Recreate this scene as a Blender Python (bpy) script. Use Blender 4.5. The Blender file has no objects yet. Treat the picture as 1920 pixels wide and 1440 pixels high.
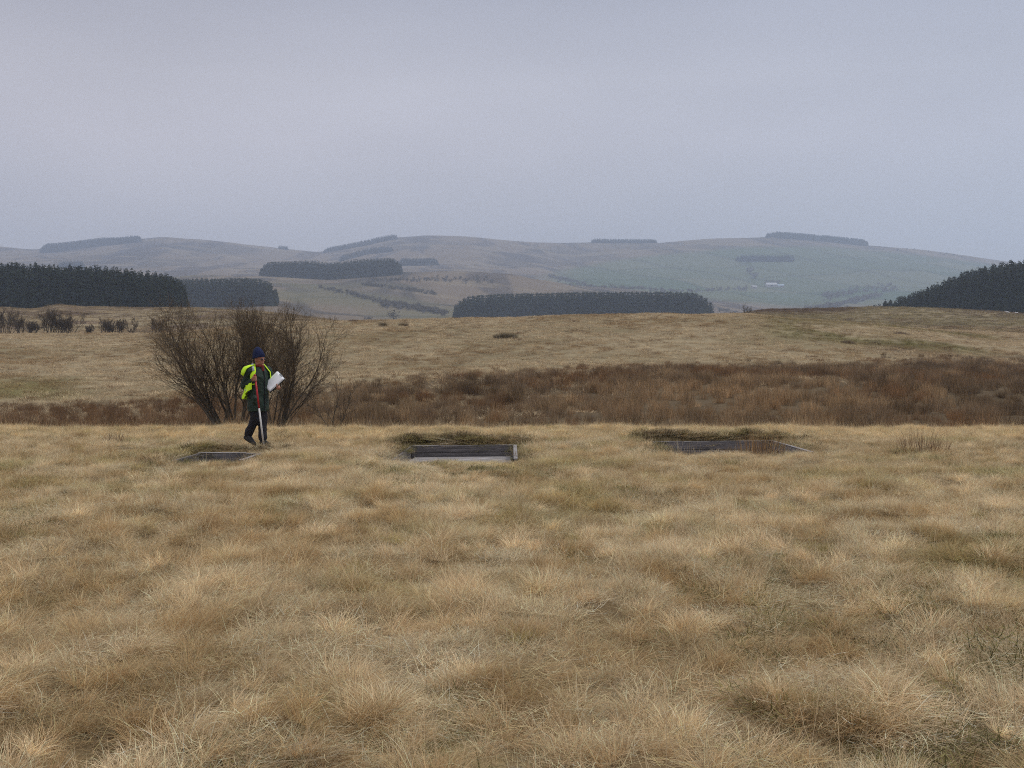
import bpy, bmesh, math, random
import numpy as np
from mathutils import Vector, Matrix

random.seed(7)
RS = np.random.RandomState(11)
scene = bpy.context.scene
COL = scene.collection
F = 1884.0            # focal length in pixels of a 1920 px wide frame
HZ = 620.0            # height of the level line in that frame

# ------------------------------------------------------------------ camera
cam_d = bpy.data.cameras.new("camera")
cam = bpy.data.objects.new("camera", cam_d)
COL.objects.link(cam)
cam.location = (0, 0, 0)
cam.rotation_euler = (math.radians(90) - math.atan((720 - HZ) / F), 0, 0)
cam_d.sensor_width = 36
cam_d.lens = 36 * F / 1920
cam_d.clip_start = 0.1
cam_d.clip_end = 9000
scene.camera = cam

# ------------------------------------------------------------------ world, sun, exposure
SUN_EL, SUN_AZ = math.radians(55), math.radians(75)      # azimuth from +Y towards +X
world = bpy.data.worlds.new("World")
scene.world = world
world.use_nodes = True
nt = world.node_tree
nt.nodes.clear()
N = nt.nodes.new
out = N("ShaderNodeOutputWorld")
bg = N("ShaderNodeBackground")
bg.inputs[1].default_value = 0.1
sky = N("ShaderNodeTexSky")
sky.sky_type = 'NISHITA'
sky.sun_disc = False
sky.sun_elevation = SUN_EL
sky.sun_rotation = SUN_AZ
tc = N("ShaderNodeTexCoord")
sep = N("ShaderNodeSeparateXYZ")
nt.links.new(tc.outputs['Generated'], sep.inputs[0])
ramp = N("ShaderNodeValToRGB")      # overcast sheet: colour over sine of elevation
e = ramp.color_ramp.elements
e[0].position = 0.0; e[0].color = (0.385, 0.395, 0.455, 1)
e[1].position = 1.0; e[1].color = (0.80, 0.83, 0.90, 1)
for p, c in ((0.10, (0.43, 0.432, 0.485, 1)), (0.18, (0.465, 0.460, 0.515, 1)), (0.235, (0.445, 0.445, 0.50, 1)), (0.31, (0.355, 0.365, 0.430, 1)), (0.42, (0.40, 0.415, 0.48, 1)), (0.6, (0.60, 0.62, 0.69, 1))):
    q = ramp.color_ramp.elements.new(p); q.color = c
nt.links.new(sep.outputs[2], ramp.inputs[0])
mp = N("ShaderNodeMapping")
mp.inputs['Scale'].default_value = (1.6, 1.6, 5.0)
nt.links.new(tc.outputs['Generated'], mp.inputs[0])
noi = N("ShaderNodeTexNoise")
noi.inputs['Scale'].default_value = 1.3
noi.inputs['Detail'].default_value = 4
noi.inputs['Roughness'].default_value = 0.45
nt.links.new(mp.outputs[0], noi.inputs[0])
mr = N("ShaderNodeMapRange")
mr.inputs[1].default_value = 0.25; mr.inputs[2].default_value = 0.75
mr.inputs[3].default_value = 0.87; mr.inputs[4].default_value = 1.13
nt.links.new(noi.outputs[0], mr.inputs[0])
mul = N("ShaderNodeVectorMath"); mul.operation = 'SCALE'
nt.links.new(ramp.outputs[0], mul.inputs[0])
nt.links.new(mr.outputs[0], mul.inputs['Scale'])
mul2 = N("ShaderNodeVectorMath"); mul2.operation = 'SCALE'
mul2.inputs['Scale'].default_value = 12.3
side = N("ShaderNodeValToRGB")          # cloud a little warmer to the left, bluer to the right
side.color_ramp.elements[0].color = (1.055, 1.01, 0.965, 1); side.color_ramp.elements[0].position = 0.30
side.color_ramp.elements[1].color = (0.93, 0.97, 0.985, 1); side.color_ramp.elements[1].position = 0.85
sx = N("ShaderNodeMapRange"); sx.inputs[1].default_value = -1; sx.inputs[2].default_value = 1
nt.links.new(sep.outputs[0], sx.inputs[0]); nt.links.new(sx.outputs[0], side.inputs[0])
mul3 = N("ShaderNodeVectorMath"); mul3.operation = 'MULTIPLY'
nt.links.new(mul.outputs[0], mul3.inputs[0]); nt.links.new(side.outputs[0], mul3.inputs[1])
nt.links.new(mul3.outputs[0], mul2.inputs[0])
mix = N("ShaderNodeMix"); mix.data_type = 'RGBA'
mix.inputs[0].default_value = 0.93           # cloud cover over the blue sky
nt.links.new(sky.outputs[0], mix.inputs[6])
nt.links.new(mul2.outputs[0], mix.inputs[7])
nt.links.new(mix.outputs[2], bg.inputs[0])
nt.links.new(bg.outputs[0], out.inputs[0])

sun_d = bpy.data.lights.new("sun", 'SUN')
sun = bpy.data.objects.new("sun", sun_d)
COL.objects.link(sun)
sun_d.energy = 1.5
sun_d.angle = math.radians(10)
sun_d.color = (1.0, 0.95, 0.88)
d = Vector((math.sin(SUN_AZ) * math.cos(SUN_EL), math.cos(SUN_AZ) * math.cos(SUN_EL), math.sin(SUN_EL)))
sun.rotation_euler = d.to_track_quat('Z', 'Y').to_euler()

vs = scene.view_settings
vs.view_transform = 'Standard'; vs.look = 'None'; vs.exposure = 0.0; vs.gamma = 1.0
vs.use_curve_mapping = False
cy = scene.cycles
cy.max_bounces = 6; cy.diffuse_bounces = 3; cy.glossy_bounces = 2; cy.transmission_bounces = 3
cy.volume_bounces = 2; cy.transparent_max_bounces = 8
cy.use_adaptive_sampling = True; cy.adaptive_threshold = 0.005
cy.use_denoising = False
cy.pixel_filter_type = 'BLACKMAN_HARRIS'; cy.filter_width = 1.05
cy.denoising_prefilter = 'NONE'
try:
    cy.denoiser = 'OPENIMAGEDENOISE'
except Exception:
    pass

# ------------------------------------------------------------------ helpers
def tag(o, label=None, cat=None, group=None, kind=None):
    if label: o['label'] = label
    if cat: o['category'] = cat
    if group: o['group'] = group
    if kind: o['kind'] = kind
    return o

def link(name, me, parent=None, loc=(0, 0, 0)):
    o = bpy.data.objects.new(name, me)
    COL.objects.link(o)
    o.location = loc
    if parent is not None:
        o.parent = parent
    return o

def empty(name, loc, rz=0.0):
    o = bpy.data.objects.new(name, None)
    COL.objects.link(o)
    o.location = loc
    o.rotation_euler = (0, 0, rz)
    o.empty_display_size = 0.2
    return o

def mesh_np(name, V, Fq, mat=None, smooth=False, cols=None):
    """V (n,3), Fq (m,k) with k 3 or 4, or a list of such arrays."""
    me = bpy.data.meshes.new(name)
    V = np.asarray(V, dtype=np.float32)
    if not isinstance(Fq, list): Fq = [Fq]
    Fq = [np.asarray(f, dtype=np.int32) for f in Fq if len(f)]
    me.vertices.add(len(V))
    me.vertices.foreach_set("co", V.ravel())
    loops = np.concatenate([f.ravel() for f in Fq])
    tot = np.concatenate([np.full(len(f), f.shape[1], dtype=np.int32) for f in Fq])
    start = np.concatenate([[0], np.cumsum(tot)[:-1]]).astype(np.int32)
    me.loops.add(len(loops))
    me.loops.foreach_set("vertex_index", loops)
    me.polygons.add(len(tot))
    me.polygons.foreach_set("loop_start", start)
    me.polygons.foreach_set("loop_total", tot)
    if smooth:
        me.polygons.foreach_set("use_smooth", np.ones(len(tot), dtype=bool))
    me.update(calc_edges=True)
    if cols is not None:
        a = me.attributes.new("Col", 'FLOAT_COLOR', 'POINT')
        c = np.ones((len(V), 4), dtype=np.float32); c[:, :3] = cols
        a.data.foreach_set("color", c.ravel())
    if mat: me.materials.append(mat)
    return me

def hash2(ix, iy, s):
    h = (ix * 374761393 + iy * 668265263 + s * 1274126177) & 0xffffffff
    h = ((h ^ (h >> 13)) * 1274126177) & 0xffffffff
    h = h ^ (h >> 16)
    return (h & 0xffffff) / float(0xffffff)

def vnoise(x, y, s=0):
    x = np.asarray(x, dtype=np.float64); y = np.asarray(y, dtype=np.float64)
    ix = np.floor(x).astype(np.int64); iy = np.floor(y).astype(np.int64)
    fx = x - ix; fy = y - iy
    fx = fx * fx * (3 - 2 * fx); fy = fy * fy * (3 - 2 * fy)
    a = hash2(ix, iy, s); b = hash2(ix + 1, iy, s); c = hash2(ix, iy + 1, s); d_ = hash2(ix + 1, iy + 1, s)
    return (a * (1 - fx) + b * fx) * (1 - fy) + (c * (1 - fx) + d_ * fx) * fy

def fbm(x, y, s=0, o=4, g=0.5):
    t = 0; a = 1; n = 0
    for k in range(o):
        t = t + a * vnoise(x * 2 ** k + 17.3 * k, y * 2 ** k - 9.1 * k, s + k)
        n += a; a *= g
    return t / n          # 0..1, mean .5

def sstep(a, b, x):
    t = np.clip((x - a) / (b - a), 0, 1)
    return t * t * (3 - 2 * t)

# ------------------------------------------------------------------ materials
def mat_new(name):
    m = bpy.data.materials.new(name)
    m.use_nodes = True
    t = m.node_tree
    return m, t, t.nodes["Principled BSDF"]

def mat_plain(name, col, rough=0.8, nscale=None, namp=0.25, bump=0.0, bscale=None, metallic=0.0, stretch=(1, 1, 1), spec=0.3):
    m, t, b = mat_new(name)
    b.inputs['Roughness'].default_value = rough
    b.inputs['Metallic'].default_value = metallic
    b.inputs['Specular IOR Level'].default_value = spec
    if nscale:
        tcn = t.nodes.new("ShaderNodeTexCoord")
        mpn = t.nodes.new("ShaderNodeMapping"); mpn.inputs['Scale'].default_value = stretch
        t.links.new(tcn.outputs['Object'], mpn.inputs[0])
        nn = t.nodes.new("ShaderNodeTexNoise"); nn.inputs['Scale'].default_value = nscale; nn.inputs['Detail'].default_value = 5
        t.links.new(mpn.outputs[0], nn.inputs[0])
        r = t.nodes.new("ShaderNodeMapRange")
        r.inputs[1].default_value = 0.3; r.inputs[2].default_value = 0.7
        r.inputs[3].default_value = 1 - namp; r.inputs[4].default_value = 1 + namp
        t.links.new(nn.outputs[0], r.inputs[0])
        s = t.nodes.new("ShaderNodeVectorMath"); s.operation = 'SCALE'
        s.inputs[0].default_value = col
        t.links.new(r.outputs[0], s.inputs['Scale'])
        t.links.new(s.outputs[0], b.inputs['Base Color'])
        if bump:
            bp = t.nodes.new("ShaderNodeBump"); bp.inputs['Strength'].default_value = bump; bp.inputs['Distance'].default_value = 0.02
            n2 = nn
            if bscale:
                n2 = t.nodes.new("ShaderNodeTexNoise"); n2.inputs['Scale'].default_value = bscale; n2.inputs['Detail'].default_value = 4
                t.links.new(mpn.outputs[0], n2.inputs[0])
            t.links.new(n2.outputs[0], bp.inputs['Height'])
            t.links.new(bp.outputs[0], b.inputs['Normal'])
    else:
        b.inputs['Base Color'].default_value = (*col, 1)
    return m

def mat_blade(name, transl=0.3, rough=0.75):
    """per-blade colour (mesh attribute) times the tuft's own tint (instance attribute)"""
    m, t, b = mat_new(name)
    a = t.nodes.new("ShaderNodeAttribute"); a.attribute_type = 'GEOMETRY'; a.attribute_name = "Col"
    i = t.nodes.new("ShaderNodeAttribute"); i.attribute_type = 'INSTANCER'; i.attribute_name = "tint"
    v = t.nodes.new("ShaderNodeVectorMath"); v.operation = 'MULTIPLY'
    t.links.new(a.outputs['Vector'], v.inputs[0]); t.links.new(i.outputs['Vector'], v.inputs[1])
    t.links.new(v.outputs[0], b.inputs['Base Color'])
    b.inputs['Roughness'].default_value = rough
    b.inputs['Specular IOR Level'].default_value = 0.15
    tr = t.nodes.new("ShaderNodeBsdfTranslucent")
    t.links.new(v.outputs[0], tr.inputs[0])
    mx = t.nodes.new("ShaderNodeMixShader"); mx.inputs[0].default_value = transl
    t.links.new(b.outputs[0], mx.inputs[1]); t.links.new(tr.outputs[0], mx.inputs[2])
    t.links.new(mx.outputs[0], t.nodes["Material Output"].inputs[0])
    return m

def mat_vcol(name, nscale, amp, bump, bscale, dist, fine=None, rough=0.95):
    m, t, b = mat_new(name)
    a = t.nodes.new("ShaderNodeAttribute"); a.attribute_name = "Col"
    g = t.nodes.new("ShaderNodeNewGeometry")
    nn = t.nodes.new("ShaderNodeTexNoise"); nn.inputs['Scale'].default_value = nscale; nn.inputs['Detail'].default_value = 7; nn.inputs['Roughness'].default_value = 0.65
    t.links.new(g.outputs['Position'], nn.inputs[0])
    r = t.nodes.new("ShaderNodeMapRange")
    r.inputs[1].default_value = 0.3; r.inputs[2].default_value = 0.7
    r.inputs[3].default_value = 1 - amp; r.inputs[4].default_value = 1 + amp
    t.links.new(nn.outputs[0], r.inputs[0])
    s = t.nodes.new("ShaderNodeVectorMath"); s.operation = 'SCALE'
    t.links.new(a.outputs['Vector'], s.inputs[0]); t.links.new(r.outputs[0], s.inputs['Scale'])
    t.links.new(s.outputs[0], b.inputs['Base Color'])
    b.inputs['Roughness'].default_value = rough
    b.inputs['Specular IOR Level'].default_value = 0.05
    n2 = t.nodes.new("ShaderNodeTexNoise"); n2.inputs['Scale'].default_value = bscale; n2.inputs['Detail'].default_value = 6
    t.links.new(g.outputs['Position'], n2.inputs[0])
    bp = t.nodes.new("ShaderNodeBump"); bp.inputs['Strength'].default_value = bump; bp.inputs['Distance'].default_value = dist
    t.links.new(n2.outputs[0], bp.inputs['Height']); t.links.new(bp.outputs[0], b.inputs['Normal'])
    return m

M_GRASS = mat_blade("dead_grass_blades", 0.32)
M_RUSH = mat_blade("rush_stems", 0.25)
M_NEAR = mat_vcol("matted_turf", 2.5, 0.35, 0.6, 9, 0.05)
M_FAR = mat_vcol("moorland_ground", 0.35, 0.22, 0.8, 0.9, 0.35)
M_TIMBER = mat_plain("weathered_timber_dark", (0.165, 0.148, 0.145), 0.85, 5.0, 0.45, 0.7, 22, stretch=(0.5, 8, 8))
M_TIMBER_L = mat_plain("weathered_and_skylit_timber", (0.27, 0.25, 0.245), 0.85, 5.0, 0.5, 0.6, 20, stretch=(0.8, 5, 5))  # pale floor boards, and skylight painted on the top edge strips

# ------------------------------------------------------------------ the lie of the land
# every row: distance Y in front of the camera, then (image column, image height) knots
ROWS = [
 (24.5, [(960, 818)]),
 (27.0, [(960, 813)]),
 (35.0, [(0, 782), (600, 780), (1000, 770), (1920, 768)]),
 (45.0, [(0, 752), (270, 750), (600, 730), (900, 716), (1300, 712), (1920, 722)]),
 (60.0, [(0, 706), (300, 706), (600, 695), (900, 688), (1300, 686), (1600, 690), (1920, 702)]),
 (75.0, [(0, 672), (300, 672), (600, 652), (900, 646), (1300, 642), (1600, 655), (1920, 676)]),
 (90.0, [(0, 645), (300, 645), (560, 623), (850, 616), (1100, 608), (1400, 606), (1590, 624), (1727, 636), (1920, 655)]),
 (110., [(-400, 626), (0, 627), (300, 627), (450, 613), (560, 604), (700, 602), (850, 599), (1000, 595), (1100, 592), (1400, 589), (1480, 597), (1590, 605), (1727, 617), (1819, 624), (1920, 634), (2400, 650)]),
 (132., [(0, 630), (300, 630), (450, 622), (560, 612), (700, 612), (850, 608), (1100, 602), (1400, 598), (1500, 605), (1600, 612), (1727, 619), (1920, 622)]),
 (165., [(0, 607), (150, 604), (300, 605), (450, 598), (560, 601), (700, 612), (850, 612), (1100, 606), (1430, 592), (1600, 597), (1727, 602), (1920, 606)]),
 (230., [(-400, 578), (0, 577), (60, 581), (78, 581), (100, 575), (112, 573), (150, 576), (250, 578), (350, 578), (500, 587), (600, 598), (700, 614), (850, 616), (1100, 610), (1350, 598), (1430, 582), (1500, 581), (1636, 577), (1773, 580), (1920, 589), (2400, 600)]),
 (290., [(0, 582), (350, 584), (520, 604), (700, 650), (1100, 650), (1430, 612), (1636, 615), (1750, 600), (1920, 590), (2400, 560)]),
 (340., [(0, 584), (350, 596), (520, 625), (700, 665), (1100, 655), (1430, 650), (1640, 640), (1800, 602), (1920, 582), (2400, 545)]),
 (450., [(0, 600), (350, 612), (520, 612), (700, 650), (1100, 640), (1430, 660), (1640, 650), (1920, 590), (2400, 560)]),
 (590., [(0, 590), (330, 578), (430, 575), (520, 573), (600, 604), (700, 612), (850, 606), (1100, 603), (1332, 602), (1500, 640), (1920, 620)]),
 (670., [(0, 575), (330, 566), (520, 562), (600, 588), (700, 600), (850, 598), (1100, 597), (1332, 598), (1500, 628), (1920, 610)]),
 (800., [(0, 550), (330, 546), (520, 548), (600, 560), (700, 572), (850, 582), (1000, 584), (1100, 586), (1332, 593), (1500, 610), (1920, 600)]),
 (1000., [(0, 530), (330, 528), (520, 527), (600, 530), (700, 531), (760, 534), (850, 546), (1000, 559), (1130, 567), (1332, 580), (1500, 598), (1920, 590)]),
 (1150., [(0, 519), (330, 519), (490, 516), (750, 513), (850, 513), (950, 519), (1050, 534), (1130, 545), (1300, 566), (1500, 588), (1920, 580)]),
 (1400., [(0, 522), (490, 521), (850, 519), (1000, 536), (1130, 546), (1300, 560), (1500, 574), (1920, 568)]),
 (1700., [(0, 507), (490, 509), (700, 507), (850, 508), (1000, 519), (1060, 530), (1130, 529), (1300, 540), (1500, 548), (1920, 545)]),
 (2000., [(0, 494), (200, 486), (300, 486), (490, 497), (600, 497), (700, 487), (850, 483), (1000, 492), (1060, 506), (1120, 500), (1300, 505), (1500, 510), (1650, 515), (1920, 525)]),
 (2300., [(0, 480), (85, 482), (200, 473), (300, 466), (400, 470), (490, 482), (600, 486), (700, 466), (850, 460), (1000, 470), (1070, 481), (1130, 476), (1300, 468), (1436, 463), (1622, 480), (1800, 500), (1920, 512)]),
 (2700., [(-500, 476), (0, 463), (75, 471), (110, 470), (200, 460), (265, 450), (300, 447), (320, 446), (345, 449), (400, 453), (450, 459), (530, 468), (600, 474), (625, 470), (700, 456), (745, 447), (800, 443), (870, 445), (950, 452), (1000, 456), (1060, 458), (1110, 457), (1230, 457), (1330, 450), (1436, 446), (1550, 455), (1622, 463), (1700, 468), (1780, 477), (1830, 485), (1920, 499), (2400, 540)]),
 (3000., [(-500, 492), (0, 472), (320, 456), (600, 482), (800, 452), (1060, 467), (1436, 456), (1780, 487), (1920, 510), (2400, 560)]),
]
UG = np.arange(-760, 2700, 4.0)
RY = [15.0, 20.0, 22.5] + [r[0] for r in ROWS]
RZ = []
for Y in RY[:3]:
    RZ.append(np.full_like(UG, -(1.468 + 0.0356 * Y)))
def smooth1(a, w=9):
    k = np.hanning(w + 2)[1:-1]; k /= k.sum()
    return np.convolve(np.pad(a, w // 2, mode='edge'), k, mode='valid')
for Y, kn in ROWS:
    us = [k[0] for k in kn]; ys = [k[1] for k in kn]
    yy = smooth1(np.interp(UG, us, ys), 9 if Y in (110., 230., 2700.) else 21)
    RZ.append((HZ - yy) / F * Y)
RY = np.array(RY); RZ = np.array(RZ)
# Fritsch-Carlson tangents
dY = np.diff(RY)[:, None]; D = np.diff(RZ, axis=0) / dY
T = np.zeros_like(RZ); T[0] = D[0]; T[-1] = D[-1]
h0, h1 = dY[:-1], dY[1:]
w1, w2 = 2 * h1 + h0, h1 + 2 * h0
same = D[:-1] * D[1:] > 0
with np.errstate(divide='ignore', invalid='ignore'):
    T[1:-1] = np.where(same, (w1 + w2) / (w1 / D[:-1] + w2 / D[1:]), 0)

# wooden framed trenches: x0, x1 (back edge), back Y, front Y, skew of the sides, top height, depth
def flatz(Y): return -(1.468 + 0.0356 * Y)
PITS = [
    dict(x0=-5.14, x1=-4.12, yb=16.5, yf=15.1, low=.45),
    dict(x0=-1.83, x1=0.05, yb=18.1, yf=15.2, low=.62),
    dict(x0=2.70, x1=4.94, yb=19.1, yf=16.4, low=.6, rt=0.8),
]

def height(x, y):
    x = np.asarray(x, dtype=np.float64); y = np.asarray(y, dtype=np.float64)
    yc = np.clip(y, 15.0, 3000.0)
    u = 960 + F * x / np.maximum(y, 15.0)
    ui = np.clip((u - UG[0]) / 4.0, 0, len(UG) - 1.001)
    i0 = ui.astype(int); fu = ui - i0
    k = np.clip(np.searchsorted(RY, yc, side='right') - 1, 0, len(RY) - 2)
    h = RY[k + 1] - RY[k]; t = (yc - RY[k]) / h
    def ev(ii):
        a, b = RZ[k, ii], RZ[k + 1, ii]; ta, tb = T[k, ii], T[k + 1, ii]
        return (2*t**3-3*t**2+1)*a + (t**3-2*t**2+t)*h*ta + (-2*t**3+3*t**2)*b + (t**3-t**2)*h*tb
    z = ev(i0) * (1 - fu) + ev(i0 + 1) * fu
    z = np.where(y < 15.0, -(1.468 + 0.0356 * y), z)
    # hummocks near, undulation far
    near = 1 - sstep(22, 60, y)
    z = z + near * (0.20 * (fbm(x / 0.50, y / 0.6, 3, 3, 0.55) - 0.5) + 0.10 * (fbm(x / 3.1, y / 3.1, 8, 2) - 0.5))
    mid = sstep(24, 60, y) * (1 - sstep(250, 600, y))
    z = z + mid * 0.35 * (fbm(x / 5.0, y / 5.0, 21, 3) - 0.5)
    far = sstep(500, 1200, y)
    z = z + far * (14 * (fbm(x / 160., y / 160., 31, 4) - 0.5)) * (1 - 0.6 * sstep(2350, 2650, y))
    return z

def base_height(x, y):
    z = height(x, y)
    for p in PITS:      # bank of cut turf behind each trench
        cx = 0.5 * (p['x0'] + p['x1']); w = 0.5 * (p['x1'] - p['x0']) + 0.35
        ax = 1 - sstep(w - 0.25, w + 0.35, np.abs(np.asarray(x) - cx))
        ay = sstep(p['yb'] + 0.05, p['yb'] + 0.3, y) * (1 - sstep(p['yb'] + 0.9, p['yb'] + 2.2, y))
        z = z + 0.10 * ax * ay
        lv = (1 - sstep(w - 0.1, w + 0.5, np.abs(np.asarray(x) - cx))) * sstep(p['yf'] - 0.9, p['yf'] - 0.2, y) * (1 - sstep(p['yb'] + 0.05, p['yb'] + 0.25, y))
        z = z * (1 - lv) + flatz(np.asarray(y)) * lv
    lv = 1 - sstep(0.35, 0.9, np.hypot(np.asarray(x) + 4.58, (np.asarray(y) - 17.7) * 0.7))
    return z * (1 - lv) + flatz(np.asarray(y)) * lv

def ground_full(x, y):
    z = base_height(x, y)
    for p in PITS:
        ins = (x > p['x0']) & (x < p['x1']) & (y > p['yf']) & (y < p['yb'])
        z = np.where(ins, z - 0.42, z)
    return z

def gz(x, y): return float(base_height(np.array([x]), np.array([y]))[0])
def in_pit(x, y, m=0.0):
    r = np.zeros(np.shape(x), dtype=bool)
    for p in PITS:
        r |= (x > p['x0'] - m) & (x < p['x1'] + m) & (y > p['yf'] - m) & (y < p['yb'] + m)
    return r
def at(u, Y):
    x = (u - 960) / F * Y
    return x, Y, gz(x, Y)
def find_Y(u, yimg, a, b, n=400):
    Ys = np.linspace(a, b, n); x = (u - 960) / F * Ys
    yi = HZ - base_height(x, Ys) / Ys * F
    k = int(np.argmin(np.abs(yi - yimg)))
    return float(Ys[k])

# ------------------------------------------------------------------ ground meshes
def near_colours(x, y):
    n = fbm(x / 1.7, y / 1.7, 51, 4); g = fbm(x / 2.6, y / 2.6, 77, 3)
    straw = np.array([0.27, 0.20, 0.105]); brown = np.array([0.15, 0.105, 0.055]); olive = np.array([0.15, 0.14, 0.055])
    c = straw[None] * np.ones((len(x), 1))
    w = sstep(0.45, 0.65, n)[:, None]; c = c * (1 - w) + brown * w
    w = (sstep(0.52, 0.68, g) * 0.8)[:, None]; c = c * (1 - w) + olive * w
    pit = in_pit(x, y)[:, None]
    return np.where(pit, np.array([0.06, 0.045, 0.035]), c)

def grid_mesh(name, X, Y, mat, colf):
    ny, nx = X.shape
    x = X.ravel(); y = Y.ravel()
    z = ground_full(x, y)
    idx = np.arange(nx * ny).reshape(ny, nx)
    q = np.stack([idx[:-1, :-1], idx[:-1, 1:], idx[1:, 1:], idx[1:, :-1]], -1).reshape(-1, 4)
    return mesh_np(name, np.stack([x, y, z], 1), q, mat, True, colf(x, y))

xs = np.concatenate([np.linspace(-75, -22, 28)[:-1], np.linspace(-22, 22, 520), np.linspace(22, 75, 28)[1:]])
for p in PITS:      # put grid lines on the trench walls
    for v in (p['x0'], p['x1']):
        for s in (-0.004, 0.004):
            xs = np.append(xs, v + s)
xs = np.unique(xs)
ys = np.concatenate([np.linspace(-58, 1, 30)[:-1], np.linspace(1, 24, 290)])
for p in PITS:
    for v in (p['yb'], p['yf']):
        for s in (-0.004, 0.004):
            ys = np.append(ys, v + s)
ys = np.unique(ys)
X, Y = np.meshgrid(xs, ys)
g = link("near_field_ground", grid_mesh("near_field_ground", X, Y, M_NEAR, near_colours))
tag(g, kind='structure')

RUSH_BACK = ([-700, 0, 270, 600, 900, 1300, 1600, 1920, 2600], [42, 42, 43, 47, 53, 62, 66, 80, 90])
def rush_back(u): return np.interp(u, *RUSH_BACK)

def far_colours(x, y):
    u = 960 + F * x / y
    z = base_height(x, y)
    yi = HZ - z / y * F
    n1 = fbm(x / 7., y / 7., 91, 4); n2 = fbm(x / 22., y / 30., 97, 4)
    straw = np.array([0.29, 0.23, 0.14]); straw2 = np.array([0.22, 0.175, 0.10]); peat = np.array([0.085, 0.055, 0.032])
    c = straw * (1 - sstep(0.35, 0.7, n1))[:, None] + straw2 * sstep(0.35, 0.7, n1)[:, None]
    def blend(c, col, w): return c * (1 - w[:, None]) + np.array(col) * w[:, None]
    rb = rush_back(u) + 10 * (n2 - 0.5)
    c = blend(c, (0.12, 0.088, 0.052), (1 - sstep(rb - 2, rb + 2, y)))
    # greener flank to the right, brown tongues below it
    gp = sstep(1330, 1480, u) * (1 - sstep(1830, 1900, u)) * sstep(72, 84, y) * (1 - sstep(100, 112, y))
    c = blend(c, (0.135, 0.125, 0.045), gp * sstep(0.38, 0.58, n2) * 0.95)
    gl = (1 - sstep(60, 220, u)) * sstep(44, 47, y) * (1 - sstep(53, 62, y))
    c = blend(c, (0.16, 0.14, 0.055), gl * sstep(0.35, 0.6, n1) * 0.9)
    br = sstep(1000, 1700, u) * sstep(60, 70, y) * (1 - sstep(76, 92, y))
    c = blend(c, (0.13, 0.085, 0.05), br * sstep(0.42, 0.62, n2) * 0.8)
    # second ridge
    w = sstep(118, 135, y) * (1 - sstep(300, 380, y))
    c = blend(c, (0.165, 0.13, 0.07), w * sstep(700, 1500, u) * (0.4 + 0.6 * sstep(0.35, 0.6, n2)))
    hz_ = w * (1 - sstep(500, 640, u)) * sstep(0.46, 0.60, fbm(x / 14., y / 9., 41, 3))
    c = blend(c, (0.115, 0.075, 0.055), hz_ * 0.85)
    hz2 = sstep(1390, 1440, u) * (1 - sstep(1560, 1640, u)) * sstep(180, 205, y) * (1 - sstep(245, 280, y))
    c = blend(c, (0.09, 0.062, 0.042), hz2 * 0.85)
    # far hills: pale moor, heather streaks, green farmland low on the right
    f = sstep(420, 560, y)
    m1 = fbm(x / 140., y / 260., 61, 5, 0.55); m2 = fbm(x / 45. + y / 300., y / 420., 63, 4)
    moor = blend(np.ones_like(c) * np.array([0.165, 0.125, 0.085]), (0.100, 0.080, 0.058), sstep(0.44, 0.60, m1))
    moor = blend(moor, (0.040, 0.034, 0.034), sstep(0.55, 0.64, m2) * 0.6)
    m3 = fbm(x / 60., (y + x * 0.3) / 38., 67, 4)
    moor = blend(moor, (0.22, 0.175, 0.115), sstep(0.55, 0.65, m3) * 0.6)
    gully_shade = np.abs(fbm(x / 210. + 5, y / 500., 69, 4) - 0.5)
    moor = blend(moor, (0.045, 0.042, 0.038), (1 - sstep(0.004, 0.022, gully_shade)) * 0.7)  # gully shadows painted dark along winding lines
    moor = blend(moor, (0.125, 0.115, 0.06), sstep(0.5, 0.62, fbm(x / 200., y / 240., 71, 3)) * (1 - sstep(1150, 1500, y)) * 0.7)
    gtop = np.interp(u, [900, 1000, 1080, 1200, 1400, 1550, 1700, 1800, 1920], [560, 515, 500, 480, 463, 462, 475, 487, 503])
    fr = sstep(980, 1100, u) * sstep(gtop - 3, gtop + 7, yi + 8 * (m1 - 0.5))
    wa = (0.8 * x + 0.45 * y) / 150. + 0.5 * fbm(x / 120., y / 200., 72, 2); wb = (y - 0.5 * x) / 190. + 0.6 * fbm(x / 150., y / 200., 73, 2)
    fx = np.floor(wa).astype(np.int64); fy = np.floor(wb).astype(np.int64)
    tone = hash2(fx, fy, 5)
    qx = wa % 1.0; qy = wb % 1.0
    hedge = 1 - sstep(0.02, 0.07, np.minimum(np.minimum(qx, 1 - qx), np.minimum(qy, 1 - qy) * 1.6))
    green = np.stack([0.060 + 0.06 * tone, 0.095 + 0.035 * tone, 0.045 + 0.025 * tone], 1)
    green = green * (1 - 0.35 * hedge[:, None]); fr = fr * sstep(1250, 1500, y)
    moor = moor * (1 - fr[:, None]) + green * fr[:, None]
    c = c * (1 - f[:, None]) + moor * f[:, None]
    return c

uf = np.arange(-740, 2664, 4.5)
yf = [24.0]
while yf[-1] < 3000:
    v = yf[-1]
    st = 0.006 if v < 300 else (0.0075 if v < 1000 else 0.006)
    yf.append(v * (1 + st))
yf[-1] = 3000.0
yf = np.array(yf)
U, Y = np.meshgrid(uf, yf)
X = (U - 960) / F * Y
g = link("moorland_terrain", grid_mesh("moorland_terrain", X, Y, M_FAR, far_colours))
tag(g, kind='structure')

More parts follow.
